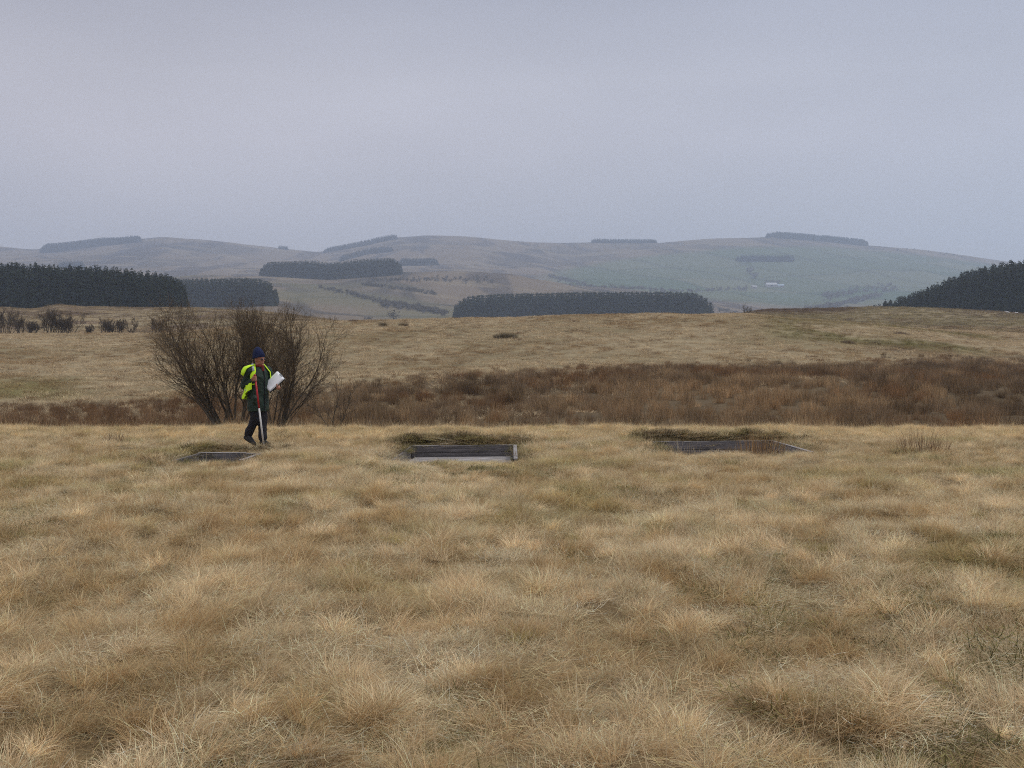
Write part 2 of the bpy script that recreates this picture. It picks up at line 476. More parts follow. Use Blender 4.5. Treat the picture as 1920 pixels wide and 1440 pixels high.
# ------------------------------------------------------------------ tuft meshes
def blades(root, az, L, tilt, bend, width, col, seg=3, curl=None):
    n = len(az)
    s = np.linspace(0, 1, seg + 1)
    th = tilt[:, None] + bend[:, None] * (s[None] ** 1.2)
    a = az[:, None] + (0 if curl is None else curl[:, None] * s[None])
    dl = (L / seg)[:, None]
    thm = 0.5 * (th[:, 1:] + th[:, :-1]); am = 0.5 * (a[:, 1:] + a[:, :-1]) if curl is not None else np.repeat(az[:, None], seg, 1)
    step = np.stack([np.sin(thm) * np.cos(am), np.sin(thm) * np.sin(am), np.cos(thm)], -1) * dl[..., None]
    P = np.zeros((n, seg + 1, 3)); P[:, 1:] = np.cumsum(step, 1)
    P += root[:, None]
    P[..., 2] = np.maximum(P[..., 2], 0.002 + 0.012 * RS.rand(n, 1))
    fa = az + RS.uniform(-1.1, 1.1, n) + math.pi / 2
    side = np.stack([np.cos(fa), np.sin(fa), RS.uniform(-.3, .3, n)], -1)
    w = (width[:, None] * np.array([1.0] + [1 - 0.9 * (k / seg) ** 1.6 for k in range(1, seg + 1)])[None]) * 0.5
    A = P - side[:, None] * w[..., None]; B = P + side[:, None] * w[..., None]
    V = np.stack([A, B], 2).reshape(n, -1, 3)        # per blade 2*(seg+1)
    nv = 2 * (seg + 1)
    b = np.arange(n)[:, None] * nv
    q = []
    for k in range(seg):
        q.append(np.concatenate([b + 2*k, b + 2*k+1, b + 2*k+3, b + 2*k+2], 1))
    q = np.stack(q, 1).reshape(-1, 4)
    return V.reshape(-1, 3), q, np.repeat(col, nv, axis=0)

def tuft_mesh(name, n, rad, L, tilt, bend, width, base, var, mat, seg=3, outward=0.8, wind=None, hue=0.10, curl=0.5):
    r = rad * np.sqrt(RS.rand(n)); t = RS.rand(n) * 2 * math.pi
    root = np.stack([r * np.cos(t), r * np.sin(t), np.full(n, -0.02)], 1)
    az = np.where(RS.rand(n) < outward, t + RS.normal(0, 0.5, n), RS.rand(n) * 6.283)
    if wind is not None:
        k = RS.rand(n) < wind[1]
        az = np.where(k, wind[0] + RS.normal(0, 0.45, n), az)
    LL = RS.uniform(L[0], L[1], n) * (1 - 0.25 * (r / max(rad, 1e-6)) ** 2)
    ti = RS.uniform(tilt[0], tilt[1], n) * (0.35 + 0.65 * r / max(rad, 1e-6))
    be = RS.uniform(bend[0], bend[1], n)
    wd = RS.uniform(width[0], width[1], n)
    br = np.clip(np.exp(RS.normal(0, var * 1.5, n)), 0.25, 2.2)[:, None]
    h = RS.rand(n)[:, None] * hue
    col = np.array(base)[None] * br * np.concatenate([1 + 0.3*h, 1 - 0.5*h, 1 - 1.2*h], 1)
    V, q, c = blades(root, az, LL, ti, be, wd, np.clip(col, 0, 0.9), seg, RS.uniform(-curl, curl, n))
    return mesh_np(name, V, q, mat, False, c)

def collection_of(name, meshes, oname):
    c = bpy.data.collections.new(name)
    for m in meshes:
        o = bpy.data.objects.new(oname, m)
        c.objects.link(o)
    return c

def scatter(name, P, rot, scl, tint, coll, nvar, label=None, kind='stuff', parent=None):
    P = np.asarray(P, dtype=np.float32); n = len(P)
    me = bpy.data.meshes.new(name)
    me.vertices.add(n); me.vertices.foreach_set("co", P.ravel())
    def att(nm, ty, key, a):
        t = me.attributes.new(nm, ty, 'POINT'); t.data.foreach_set(key, np.asarray(a).ravel())
    att("rot", 'FLOAT_VECTOR', "vector", np.asarray(rot, dtype=np.float32))
    att("scl", 'FLOAT_VECTOR', "vector", np.asarray(scl, dtype=np.float32))
    att("tint", 'FLOAT_VECTOR', "vector", np.asarray(tint, dtype=np.float32))
    att("vid", 'INT', "value", RS.randint(0, nvar, n).astype(np.int32))
    me.update()
    o = link(name, me, parent)
    ng = bpy.data.node_groups.new(name, 'GeometryNodeTree')
    ng.interface.new_socket("Geometry", in_out='INPUT', socket_type='NodeSocketGeometry')
    ng.interface.new_socket("Geometry", in_out='OUTPUT', socket_type='NodeSocketGeometry')
    gi = ng.nodes.new("NodeGroupInput"); go = ng.nodes.new("NodeGroupOutput")
    iop = ng.nodes.new("GeometryNodeInstanceOnPoints")
    ci = ng.nodes.new("GeometryNodeCollectionInfo")
    ci.inputs['Collection'].default_value = coll
    ci.inputs['Separate Children'].default_value = True
    ci.inputs['Reset Children'].default_value = True
    def na(nm, ty):
        a = ng.nodes.new("GeometryNodeInputNamedAttribute"); a.data_type = ty; a.inputs[0].default_value = nm
        return a
    ar, asc, av = na("rot", 'FLOAT_VECTOR'), na("scl", 'FLOAT_VECTOR'), na("vid", 'INT')
    e2r = ng.nodes.new("FunctionNodeEulerToRotation")
    L = ng.links.new
    L(gi.outputs[0], iop.inputs['Points']); L(ci.outputs[0], iop.inputs['Instance'])
    iop.inputs['Pick Instance'].default_value = True
    L(av.outputs['Attribute'], iop.inputs['Instance Index'])
    L(ar.outputs['Attribute'], e2r.inputs[0]); L(e2r.outputs[0], iop.inputs['Rotation'])
    L(asc.outputs['Attribute'], iop.inputs['Scale'])
    L(iop.outputs[0], go.inputs[0])
    md = o.modifiers.new("instances", 'NODES'); md.node_group = ng
    if kind: tag(o, label, None, None, kind)
    return o

STRAW = (0.70, 0.555, 0.350); BROWN = (0.30, 0.195, 0.115); OLIVE = (0.24, 0.22, 0.09); RUST = (0.24, 0.125, 0.062)
WIND = 0.25       # lies over towards +X
mats_ = [tuft_mesh("grass_mat", 430, 0.23, (0.06, 0.18), (0.45, 1.45), (0.2, 1.3), (0.0013, 0.0027), STRAW, 0.30, M_GRASS, 3, 0.35, (k, 0.5)) for k in (0, 0.35, -0.35, 0.7, -0.7, 3.0)]
tuss_ = [tuft_mesh("grass_tussock", 700, 0.15, (0.14, 0.36), (0.25, 1.1), (0.6, 1.7), (0.0016, 0.0028), STRAW, 0.22, M_GRASS, 5, 0.85, (0, 0.15 + 0.1 * k)) for k in range(6)]
stem_ = [tuft_mesh("grass_stalk", 14, 0.22, (0.25, 0.5), (0.1, 0.9), (0.1, 0.8), (0.002, 0.0035), (0.60, 0.48, 0.30), 0.2, M_GRASS, 4, 0.5) for k in range(4)]
moss_ = [tuft_mesh("green_undergrowth", 160, 0.20, (0.05, 0.13), (0.3, 1.3), (0.1, 0.8), (0.003, 0.006), (0.17, 0.155, 0.055), 0.3, M_GRASS, 2, 0.6) for k in range(4)]
rush_ = [tuft_mesh("rush_tuft", 190, 0.26, (0.30, 0.78), (0.02, 0.40), (0.0, 0.45), (0.004, 0.008), (0.215, 0.165, 0.108), 0.35, M_RUSH, 3, 0.6, (0.1, 0.25), 0.3) for k in range(8)]
coarse_ = [tuft_mesh("coarse_grass", 110, 0.45, (0.12, 0.30), (0.3, 1.2), (0.2, 0.9), (0.008, 0.016), (0.47, 0.375, 0.24), 0.25, M_GRASS, 2, 0.6, (WIND, 0.3)) for k in range(6)]
small_ = [tuft_mesh("grass_tuft", 300, 0.075, (0.10, 0.24), (0.2, 1.0), (0.6, 1.9), (0.0015, 0.0030), STRAW, 0.20, M_GRASS, 4, 0.85, (0, 0.1 + 0.08 * k)) for k in range(7)]
C_SMALL = collection_of("small_tufts", small_, "grass_tuft")
C_MAT = collection_of("mats", mats_, "grass_mat"); C_TUS = collection_of("tussocks", tuss_, "grass_tussock")
C_STEM = collection_of("stalks", stem_, "grass_stalk"); C_MOSS = collection_of("moss", moss_, "green_undergrowth")
C_RUSH = collection_of("rushes", rush_, "rush_tuft"); C_COARSE = collection_of("coarse", coarse_, "coarse_grass")

def rots(n, tilt=0.12, spin=6.283):
    return np.stack([RS.normal(0, tilt, n), RS.normal(0, tilt, n), RS.uniform(-spin / 2, spin / 2, n)], 1)
def rand_near(n, y0=2.2, y1=24.0, side=2.5):
    y = np.sqrt(RS.uniform(y0 ** 2, y1 ** 2, n)); x = RS.uniform(-1, 1, n) * (0.52 * y + side)
    return x, y
def flow(x, y):
    """which way the grass is laid, turning slowly over the field"""
    return 0.3 + 4.2 * (fbm(x / 1.6, y / 1.6, 120, 3) - 0.5) + RS.normal(0, 0.5, len(x))
def lay(x, y, tilt=0.12):
    n = len(x)
    return np.stack([RS.normal(0, tilt, n), RS.normal(0, tilt, n), flow(x, y)], 1)
def tints(x, y, jit=0.14, gw=1.0):
    """what grows where: bleached, straw, brown and green patches"""
    n = len(x)
    a = fbm(x / 0.42, y / 0.55, 51, 4, 0.65); g_ = fbm(x / 0.8, y / 1.1, 77, 4, 0.6); p = fbm(x / 2.5, y / 2.5, 85, 3)
    c = np.ones((n, 3))
    w = sstep(0.50, 0.62, a)[:, None]; c = c * (1 - w) + np.array([0.70, 0.62, 0.50]) * w
    w = sstep(0.46, 0.30, a)[:, None] if False else (1 - sstep(0.30, 0.46, a))[:, None]; c = c * (1 - w) + np.array([1.08, 1.08, 1.11]) * w
    w = (sstep(0.57, 0.70, g_) * (0.35 + 0.30 * sstep(10, 15, y)) * gw)[:, None]; c = c * (1 - w) + np.array([0.56, 0.60, 0.33]) * w
    w = (sstep(0.55, 0.72, p) * 0.5)[:, None]; c = c * (1 - w) + np.array([0.90, 0.87, 0.82]) * w
    rr = fbm(x / 0.45, y / 0.6, 99, 2)
    w = (sstep(0.70, 0.82, rr) * 0.5)[:, None]; c = c * (1 - w) + np.array([0.76, 0.64, 0.50]) * w
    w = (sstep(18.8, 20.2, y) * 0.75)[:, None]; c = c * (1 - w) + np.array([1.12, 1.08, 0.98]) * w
    return c * np.exp(RS.normal(0, jit, (n, 1)))
def low_near(x, y):
    """grass grazed or trodden short in front of the trenches and round the boots"""
    m = np.ones(len(x))
    for p in PITS:
        ax = 1 - sstep(0.0, 0.35, np.maximum(p['x0'] + 0.25 - x, x - p['x1'] + p.get('rt', 0.1)))
        ay = sstep(p['yf'] - 3.2, p['yf'] - 1.2, y) * (1 - sstep(p['yb'] - 0.1, p['yb'] + 0.1, y))
        m = np.minimum(m, 1 - p['low'] * ax * ay)
    r = np.hypot(x + 4.58, (y - 17.6) * 0.55)
    return np.minimum(m, 0.22 + 0.78 * sstep(0.42, 0.8, r))

x, y = rand_near(23000)
k = ~in_pit(x, y, 0.16); x, y = x[k], y[k]
sc_ = RS.uniform(0.75, 1.3, len(x)) * (0.75 + 0.5 * fbm(x / 1.1, y / 1.1, 5, 3))
ed = 1 + 0.25 * sstep(19, 22, y)
scatter("matted_grass", np.stack([x, y, base_height(x, y)], 1), lay(x, y), np.stack([sc_, sc_, sc_ * ed * low_near(x, y) * RS.uniform(0.5, 1.05, len(x))], 1), tints(x, y) * 0.86, C_MAT, 6,  # mats dimmed in colour to paint the shade between tufts
        "bleached matted moor grass covering the near field")
x, y = rand_near(7000)
dn = fbm(x / 1.0, y / 1.0, 15, 3)
k = ~in_pit(x, y, 0.25) & (dn > 0.47) & (low_near(x, y) > 0.8) & (RS.rand(len(x)) < (0.35 + 2.5 * (dn - 0.47)) * (0.75 - 0.5 * sstep(7, 12, y))); x, y = x[k], y[k]
sc_ = RS.uniform(0.35, 0.82, len(x)) * (0.7 + 0.6 * fbm(x / 1.2, y / 1.2, 6, 2)) * (1 - 0.35 * sstep(11, 15, y))
tt = tints(x, y, 0.12, 0.5)
scatter("grass_tussocks", np.stack([x, y, base_height(x, y)], 1), lay(x, y, 0.15), np.stack([sc_, sc_, sc_ * RS.uniform(0.8, 1.25, len(x))], 1), tt, C_TUS, 6,
        "soft bleached grass tussocks standing proud of the matted turf")
x, y = rand_near(2600)
k = ~in_pit(x, y, 0.02) & (low_near(x, y) > .8); x, y = x[k], y[k]
scatter("dry_stalks", np.stack([x, y, base_height(x, y)], 1), rots(len(x), 0.2), np.ones((len(x), 3)) * RS.uniform(0.6, 1.2, (len(x), 1)), np.ones((len(x), 3)), C_STEM, 4,
        "thin pale dry stalks poking out of the near grass")
x, y = rand_near(9000)
gg = fbm(x / 1.6, y / 2.2, 77, 4)
k = ~in_pit(x, y, 0.0) & (gg > 0.52); x, y = x[k], y[k]
scatter("green_undergrowth", np.stack([x, y, base_height(x, y)], 1), rots(len(x), 0.15), np.ones((len(x), 3)) * RS.uniform(0.6, 1.3, (len(x), 1)), np.ones((len(x), 3)) * RS.uniform(0.6, 1.3, (len(x), 1)), C_MOSS, 4,
        "olive green moss and new growth between the dry tufts")
x, y = rand_near(14000)
k = ~in_pit(x, y, 0.22) & (fbm(x / 0.6, y / 0.6, 150, 3) > 0.33); x, y = x[k], y[k]
sc_ = RS.uniform(0.55, 1.25, len(x)); tt = tints(x, y, 0.14, 0.8) * 1.04
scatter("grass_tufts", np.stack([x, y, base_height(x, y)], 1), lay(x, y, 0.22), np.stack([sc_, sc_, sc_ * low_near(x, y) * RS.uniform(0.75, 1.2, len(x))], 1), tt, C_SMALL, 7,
        "short pale straw coloured tufts packed over the near field")
x, y = rand_near(6500)
k = ~in_pit(x, y, 0.3) & (low_near(x, y) > 0.8) & (fbm(x / 1.6, y / 1.6, 140, 3) > 0.46) & (RS.rand(len(x)) < 0.45 + 0.55 * sstep(8, 13, y)); x, y = x[k], y[k]
pk = RS.choice(4, len(x), p=[0.30, 0.12, 0.23, 0.35]); pal = np.array([[0.50, 0.42, 0.33], [0.58, 0.47, 0.37], [0.52, 0.53, 0.32], [1.04, 1.03, 1.03]])
sc_ = RS.uniform(0.5, 1.1, len(x))
scatter("small_tufts", np.stack([x, y, base_height(x, y)], 1), lay(x, y, 0.2), np.stack([sc_, sc_, sc_ * RS.uniform(0.7, 1.3, len(x))], 1), pal[pk] * np.exp(RS.normal(0, 0.15, (len(x), 1))), C_SMALL, 7,
        "small brown, rusty and greenish tufts dotted through the near grass")
# dark overgrown turf along the back edge and sides of the trenches
xx, yy = [], []
for i, p in enumerate(PITS):
    n = (90, 220, 330)[i]
    w = p['x1'] - p['x0']
    xx.append(RS.uniform(p['x0'] - 0.3, p['x1'] + (0.35, 0.3, 0.9)[i], n)); yy.append(p['yb'] + 0.27 + np.abs(RS.normal(0, 0.20, n)))
    n2 = n // 5
    xx.append(p['x0'] - 0.08 - np.abs(RS.normal(0, 0.15, n2))); yy.append(RS.uniform(p['yf'] - .2, p['yb'] + .2, n2))
    xx.append(p['x1'] + 0.12 + np.abs(RS.normal(0, 0.25, n2))); yy.append(RS.uniform(p['yf'] - .2, p['yb'] + .4, n2))
x = np.concatenate(xx); y = np.concatenate(yy)
dk = RS.choice(3, len(x), p=[0.45, 0.18, 0.37]); pal = np.array([[0.40, 0.33, 0.33], [0.85, 0.9, 0.7], [1.5, 1.25, 2.2]])
scatter("dark_turf_edge", np.stack([x, y, base_height(x, y)], 1), rots(len(x), 0.25), RS.uniform(0.6, 1.25, (len(x), 1)) * np.ones((1, 3)), pal[dk] * RS.uniform(0.6, 1.2, (len(x), 1)), C_MOSS, 4,
        "dark mossy turf overhanging the back edges of the trenches")

# rush and molinia belt in the hollow
n = 21000
y = np.sqrt(RS.uniform(22.6 ** 2, 92 ** 2, n)); u = RS.uniform(-420, 2340, n); x = (u - 960) / F * y
nb = fbm(x / 9., y / 9., 33, 3); rb = rush_back(u) + 14 * (nb - 0.5)
k = (y < rb) & (RS.rand(n) < np.where(y < 24.2, 0.35, 1.0) * sstep(22.4, 24.4, y + 2.2 * (fbm(x / 1.3, y / 1.3, 160, 2) - 0.5)) * np.clip(2.6 * (rb - y) / np.maximum(rb - 20, 1) + .15, 0, 1) * (0.35 + 0.65 * sstep(0.32, 0.5, fbm(x / 3.5, y / 5., 39, 3)))); x, y, u = x[k], y[k], u[k]
n = len(x)
a = fbm(x / 1.5, y / 2.6, 35, 4, 0.6); b_ = fbm(x / 2.6, y / 3., 36, 4, 0.6); c_ = fbm(x / 1.2, y / 2.2, 38, 3)
tt = np.ones((n, 3))
w = sstep(0.5, 0.62, a)[:, None]; tt = tt * (1 - w) + np.array([1.5, 1.5, 1.4]) * w      # pale molinia among the rushes
w = sstep(0.52, 0.64, b_)[:, None]; tt = tt * (1 - w) + np.array([0.92, 0.75, 0.60]) * w
w = sstep(0.52, 0.62, c_)[:, None] * 0.8; tt = tt * (1 - w) + np.array([0.52, 0.50, 0.46]) * w     # rusty
w = (sstep(1000, 1250, u) * (1 - sstep(1450, 1750, u)) * sstep(27, 34, y) * (1 - sstep(40, 46, y)) * 0.7)[:, None]; tt = tt * (1 - w) + np.array([1.7, 1.65, 1.5]) * w
w = ((1 - sstep(300, 620, u)) * 0.6)[:, None]; tt = tt * (1 - w) + np.array([0.85, 0.67, 0.55]) * w
tt *= np.exp(RS.normal(0, 0.16, (n, 1)))
sc_ = RS.uniform(0.45, 1.05, n) * (0.6 + 0.6 * fbm(x / 2., y / 2., 37, 2)) * (1 - 0.45 * sstep(rush_back(u) * 0.8, rush_back(u) * 1.02, y))
wd = 1 + 0.6 * sstep(30, 60, y)
scatter("rush_belt", np.stack([x, y, base_height(x, y)], 1), rots(n, 0.10), np.stack([sc_ * wd, sc_ * wd, sc_], 1), tt, C_RUSH, 8,
        "brown rushes and moor grass filling the hollow beyond the field")
# pale field rising to the ridge, and the second ridge
n = 40000
y = np.sqrt(RS.uniform(25 ** 2, 150 ** 2, n)); u = RS.uniform(-300, 2220, n); x = (u - 960) / F * y
k = RS.rand(n) < sstep(-26, 2, y - (rush_back(u) - 2 + 10 * (fbm(x / 9., y / 9., 34, 3) - 0.5))); x, y, u = x[k], y[k], u[k]
n = len(x)
a = fbm(x / 5., y / 9., 43, 4)
tt = np.ones((n, 3))
w = (sstep(0.52, 0.64, a) * 0.8)[:, None]; tt = tt * (1 - w) + np.array([0.68, 0.60, 0.50]) * w
gp = (sstep(1380, 1500, u) * (1 - sstep(1800, 1900, u)) * sstep(76, 84, y) * (1 - sstep(104, 110, y)) * sstep(0.30, 0.48, fbm(x / 22., y / 30., 97, 4)))[:, None]
tt = tt * (1 - gp) + np.array([0.40, 0.44, 0.24]) * gp
gl = ((1 - sstep(60, 220, u)) * sstep(44, 47, y) * (1 - sstep(53, 62, y)) * 0.4)[:, None]
tt = tt * (1 - gl) + np.array([0.50, 0.54, 0.32]) * gl
dk = (RS.rand(n) < 0.09)[:, None]
tt = np.where(dk, np.array([0.38, 0.27, 0.2]), tt) * np.exp(RS.normal(0, 0.13, (n, 1)))
sc_ = RS.uniform(0.6, 1.2, n)
scatter("hillside_grass", np.stack([x, y, base_height(x, y)], 1), rots(n, 0.1), np.stack([sc_ * 1.2, sc_ * 1.2, sc_ * 0.8], 1), tt, C_COARSE, 6,
        "short bleached grass on the slope up to the ridge")

n = 16000
y = np.sqrt(RS.uniform(125 ** 2, 262 ** 2, n)); u = RS.uniform(-200, 2120, n); k = (u < 720) | (u > 1350); u, y = u[k], y[k]; x = (u - 960) / F * y; n = len(x)
a = fbm(x / 9., y / 9., 143, 4, 0.6)
tt = np.where((u > 1300)[:, None], np.array([0.52, 0.53, 0.42]), np.array([0.66, 0.64, 0.60]))
w = (sstep(1385, 1430, u) * (1 - sstep(1560, 1640, u)) * sstep(170, 200, y))[:, None]; tt = tt * (1 - w) + np.array([0.25, 0.19, 0.15]) * w
w = (sstep(0.48, 0.60, a))[:, None]; tt = tt * (1 - w) + np.array([0.36, 0.32, 0.26]) * w
tt *= np.exp(RS.normal(0, 0.2, (n, 1))); sc_ = RS.uniform(0.9, 1.9, n)
scatter("second_ridge_grass", np.stack([x, y, base_height(x, y)], 1), rots(n, 0.1), np.stack([sc_ * 1.5, sc_ * 1.5, sc_ * 0.9], 1), tt, C_COARSE, 6,
        "brownish rough grass on the second ridge")

# ------------------------------------------------------------------ rush clumps one can point at
def rush_clump(u, Y, w, h, nst, label, base=(0.17, 0.11, 0.065), depth=None, upright=0.22, thick=1.0):
    x0, y0, z0 = at(u, Y)
    dp = depth or w * 0.6
    a = RS.rand(nst) * 6.283; r = np.sqrt(RS.rand(nst))
    px = r * np.cos(a) * w / 2; py = r * np.sin(a) * dp / 2
    zz = base_height(x0 + px, y0 + py) - z0
    root = np.stack([px, py, zz - 0.02], 1)
    L = RS.uniform(0.55, 1.0, nst) * h * (1.15 - 0.5 * r)
    wd = RS.uniform(0.003, 0.006, nst) * max(1.0, Y / 40) * thick
    br = np.exp(RS.normal(0, 0.3, nst))[:, None]
    # blades() clamps at 0.002 local height, so lift then lower
    off = abs(zz.min()) + 0.1
    root[:, 2] += off
    V, q, c = blades(root, a + RS.normal(0, .5, nst), L, RS.uniform(0, upright, nst) + 0.25 * r * upright, RS.uniform(0, 0.4, nst), wd, np.clip(np.array(base)[None] * br, 0, .8), 3)
    V[:, 2] -= off
    o = link("rush_clump", mesh_np("rush_clump", V, q, M_CLUMP, False, c), None, (x0, y0, z0))
    tag(o, label, "rushes")
    return o
M_CLUMP, _t, _b = mat_new("clump_stems")
_a = _t.nodes.new("ShaderNodeAttribute"); _a.attribute_name = "Col"
_t.links.new(_a.outputs['Color'], _b.inputs['Base Color']); _b.inputs['Roughness'].default_value = 0.85
_b.inputs['Specular IOR Level'].default_value = 0.1
rush_clump(948, find_Y(948, 634, 60, 100), 2.0, 0.62, 1500, "wide brown rush clump lying alone on the pale slope in the middle", (0.13, 0.10, 0.055), 1.2, 0.35)
rush_clump(718, find_Y(718, 612, 90, 112), 0.75, 0.75, 400, "small round dark tussock near the ridge, left of its twin", (0.11, 0.085, 0.05), None, 0.7)
rush_clump(757, find_Y(757, 611, 90, 112), 0.95, 0.55, 400, "small squat dark tussock near the ridge, right of its twin", (0.12, 0.085, 0.05), None, 0.8)
rush_clump(663, 108.0, 1.1, 0.42, 400, "low reddish tussock on the ridge line right of the willows", (0.14, 0.075, 0.045), None, 0.9)
rush_clump(850, 109.5, 1.3, 0.35, 400, "low brown tussock on the ridge line at the conifer block's left end", (0.13, 0.095, 0.055), None, 0.8)
rush_clump(1036, 108.5, 1.0, 0.30, 260, "tiny dark tussock on the ridge line before the middle of the conifer block", (0.10, 0.065, 0.045), None, 0.8)
rush_clump(1371, 112.0, 0.7, 0.45, 300, "small black tussock on the ridge line right of the conifer block", (0.07, 0.055, 0.04), None, 0.8)
rush_clump(1688, 95.0, 2.0, 0.40, 700, "dark reddish rush clump on the green flank at the upper right", (0.13, 0.075, 0.05), 1.2, 0.5)
rush_clump(1590, 80.0, 1.2, 0.45, 500, "brown rush clump at the foot of the green flank", (0.13, 0.08, 0.05), None, 0.5)
rush_clump(1640, 81.0, 0.9, 0.38, 350, "faint brown rush clump just right of another below the green flank", (0.14, 0.095, 0.055), None, 0.5)
rush_clump(1432, 16.35, 0.85, 0.60, 210, "tall orange brown rushes standing in front of the right trench", (0.30, 0.19, 0.095), 0.5, 0.22, 1.5)
rush_clump(1374, 15.9, 0.6, 0.26, 200, "low brown rushes before the middle of the right trench", (0.24, 0.16, 0.085), 0.4, 0.4, 1.2)
rush_clump(1730, 16.6, 0.95, 0.52, 260, "sparse thin rushes in the grass right of all the trenches", (0.24, 0.155, 0.09), 0.6, 0.3, 1.3)
rush_clump(212, 18.0, 0.5, 0.42, 170, "thin reddish rushes in the grass left of the left trench", (0.15, 0.09, 0.055), None, 0.3, 1.6)
rush_clump(1168, 21.0, 0.35, 0.34, 90, "small spiky rush tuft between the middle and right trenches", (0.15, 0.11, 0.06), None, 0.5)
rush_clump(295, 16.9, 0.18, 0.42, 9, "single spindly dark weed stem left of the left trench", (0.09, 0.065, 0.04), None, 0.5)

# ------------------------------------------------------------------ trenches
def box(bm, x0, x1, y0, y1, z0, z1, jit=0.0):
    vs_ = [bm.verts.new((x + random.uniform(-jit, jit), y + random.uniform(-jit, jit), z + random.uniform(-jit, jit)))
           for x in (x0, x1) for y in (y0, y1) for z in (z0, z1)]
    for f in ((0, 1, 3, 2), (4, 6, 7, 5), (0, 4, 5, 1), (2, 3, 7, 6), (0, 2, 6, 4), (1, 5, 7, 3)):
        bm.faces.new([vs_[i] for i in f])
def bm_obj(name, bm, mat, parent=None, bevel=0.0, loc=(0, 0, 0)):
    if bevel:
        bmesh.ops.bevel(bm, geom=bm.edges[:], offset=bevel, segments=1, affect='EDGES')
    bmesh.ops.recalc_face_normals(bm, faces=bm.faces)
    me = bpy.data.meshes.new(name); bm.to_mesh(me); bm.free()
    me.materials.append(mat)
    return link(name, me, parent, loc)
def board(name, x0, x1, y0, y1, z0, z1, mat, parent, jit=0.003, bevel=0.004):
    bm = bmesh.new(); box(bm, x0, x1, y0, y1, z0, z1, jit)
    return bm_obj(name, bm, mat, parent, bevel)

def trench(p, label, floor, depth, slope=0.0, n_end=2):
    zb = flatz(p['yb']); zf = flatz(p['yf'])
    cx = 0.5 * (p['x0'] + p['x1']); W = p['x1'] - p['x0']; D = p['yb'] - p['yf']
    e_ = empty("timber_trench_frame", (cx, p['yf'], zf + 0.0))
    tag(e_, label, "trench frame", "timber framed trenches across the field")
    e_.rotation_euler = (math.atan2(zb - zf, D), slope, 0)
    hw = W / 2; top = 0.035
    # back: two boards, the seam between them; nothing coplanar with the ends
    h2 = depth / 2
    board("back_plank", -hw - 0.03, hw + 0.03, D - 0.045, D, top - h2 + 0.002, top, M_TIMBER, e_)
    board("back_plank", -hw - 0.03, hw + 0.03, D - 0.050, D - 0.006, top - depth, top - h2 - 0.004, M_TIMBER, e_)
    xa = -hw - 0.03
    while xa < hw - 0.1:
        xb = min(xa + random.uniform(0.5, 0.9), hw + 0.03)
        board("skylit_edge_strip", xa, xb, D - 0.050, D - 0.004 + random.uniform(-.006, .004), top + 0.002, top + 0.010 + random.uniform(0, .006), M_TIMBER_L, e_, 0.004)  # added pale strip, paints skylight along the back board's top edge
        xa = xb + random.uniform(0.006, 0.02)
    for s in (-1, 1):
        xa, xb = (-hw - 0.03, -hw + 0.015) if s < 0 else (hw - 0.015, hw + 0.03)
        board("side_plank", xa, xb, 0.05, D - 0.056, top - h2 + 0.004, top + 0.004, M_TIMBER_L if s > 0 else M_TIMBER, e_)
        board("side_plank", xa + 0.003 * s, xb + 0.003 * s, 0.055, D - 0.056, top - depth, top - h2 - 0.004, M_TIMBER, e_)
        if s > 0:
            board("skylit_edge_strip", xa - 0.012, xb + 0.006, 0.05, D - 0.058, top + 0.006, top + 0.02, M_TIMBER_L, e_)  # same painted skylight along the right side's top edge
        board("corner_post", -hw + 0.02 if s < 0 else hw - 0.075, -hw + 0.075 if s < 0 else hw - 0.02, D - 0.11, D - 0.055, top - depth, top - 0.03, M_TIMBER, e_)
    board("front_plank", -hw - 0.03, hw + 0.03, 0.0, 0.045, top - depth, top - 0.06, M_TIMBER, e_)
    yy = D - 0.13; k = 0
    while yy > 0.2 and k < floor:
        wdt = random.uniform(0.15, 0.19)
        lo, hi = -hw + 0.03 + random.uniform(0, .06), hw - 0.03 - random.uniform(0, 0.05)
        ob = board("floor_plank", lo, hi, yy - wdt, yy, top - depth + 0.02, top - depth + 0.05 + random.uniform(-0.006, 0.006), M_TIMBER_L, e_, 0.006)
        yy -= wdt + random.uniform(0.008, 0.02); k += 1
    return e_
trench(PITS[0], "small timber framed trench half lost in grass just in front of the person", 0, 0.30, 0.008)
trench(PITS[1], "middle timber framed trench with a pale boarded bottom", 9, 0.24, -0.012)
trench(PITS[2], "widest timber framed trench, on the right behind tall rushes", 3, 0.30, -0.008)

# ------------------------------------------------------------------ bare willows
M_BARK = mat_plain("willow_bark", (0.095, 0.075, 0.052), 0.9, 6, 0.35)
M_TWIG = mat_plain("willow_twigs", (0.125, 0.09, 0.055), 0.85, 3, 0.3)
def tube(P, R, k=5):
    """P (n,3) path, R (n,) radii -> verts, quads"""
    n = len(P); P = np.asarray(P); R = np.asarray(R)
    d_ = np.gradient(P, axis=0); d_ /= np.linalg.norm(d_, axis=1, keepdims=True) + 1e-9
    ref = np.where(np.abs(d_[:, 2:3]) > 0.9, np.array([[1., 0, 0]]), np.array([[0., 0, 1]]))
    a = np.cross(d_, ref); a /= np.linalg.norm(a, axis=1, keepdims=True) + 1e-9
    b = np.cross(d_, a)
    t = np.arange(k) / k * 2 * math.pi
    V = P[:, None] + R[:, None, None] * (np.cos(t)[None, :, None] * a[:, None] + np.sin(t)[None, :, None] * b[:, None])
    i = np.arange(n - 1)[:, None] * k; j = np.arange(k)[None]
    q = np.stack([i + j, i + (j + 1) % k, i + k + (j + 1) % k, i + k + j], -1).reshape(-1, 4)
    return V.reshape(-1, 3), q
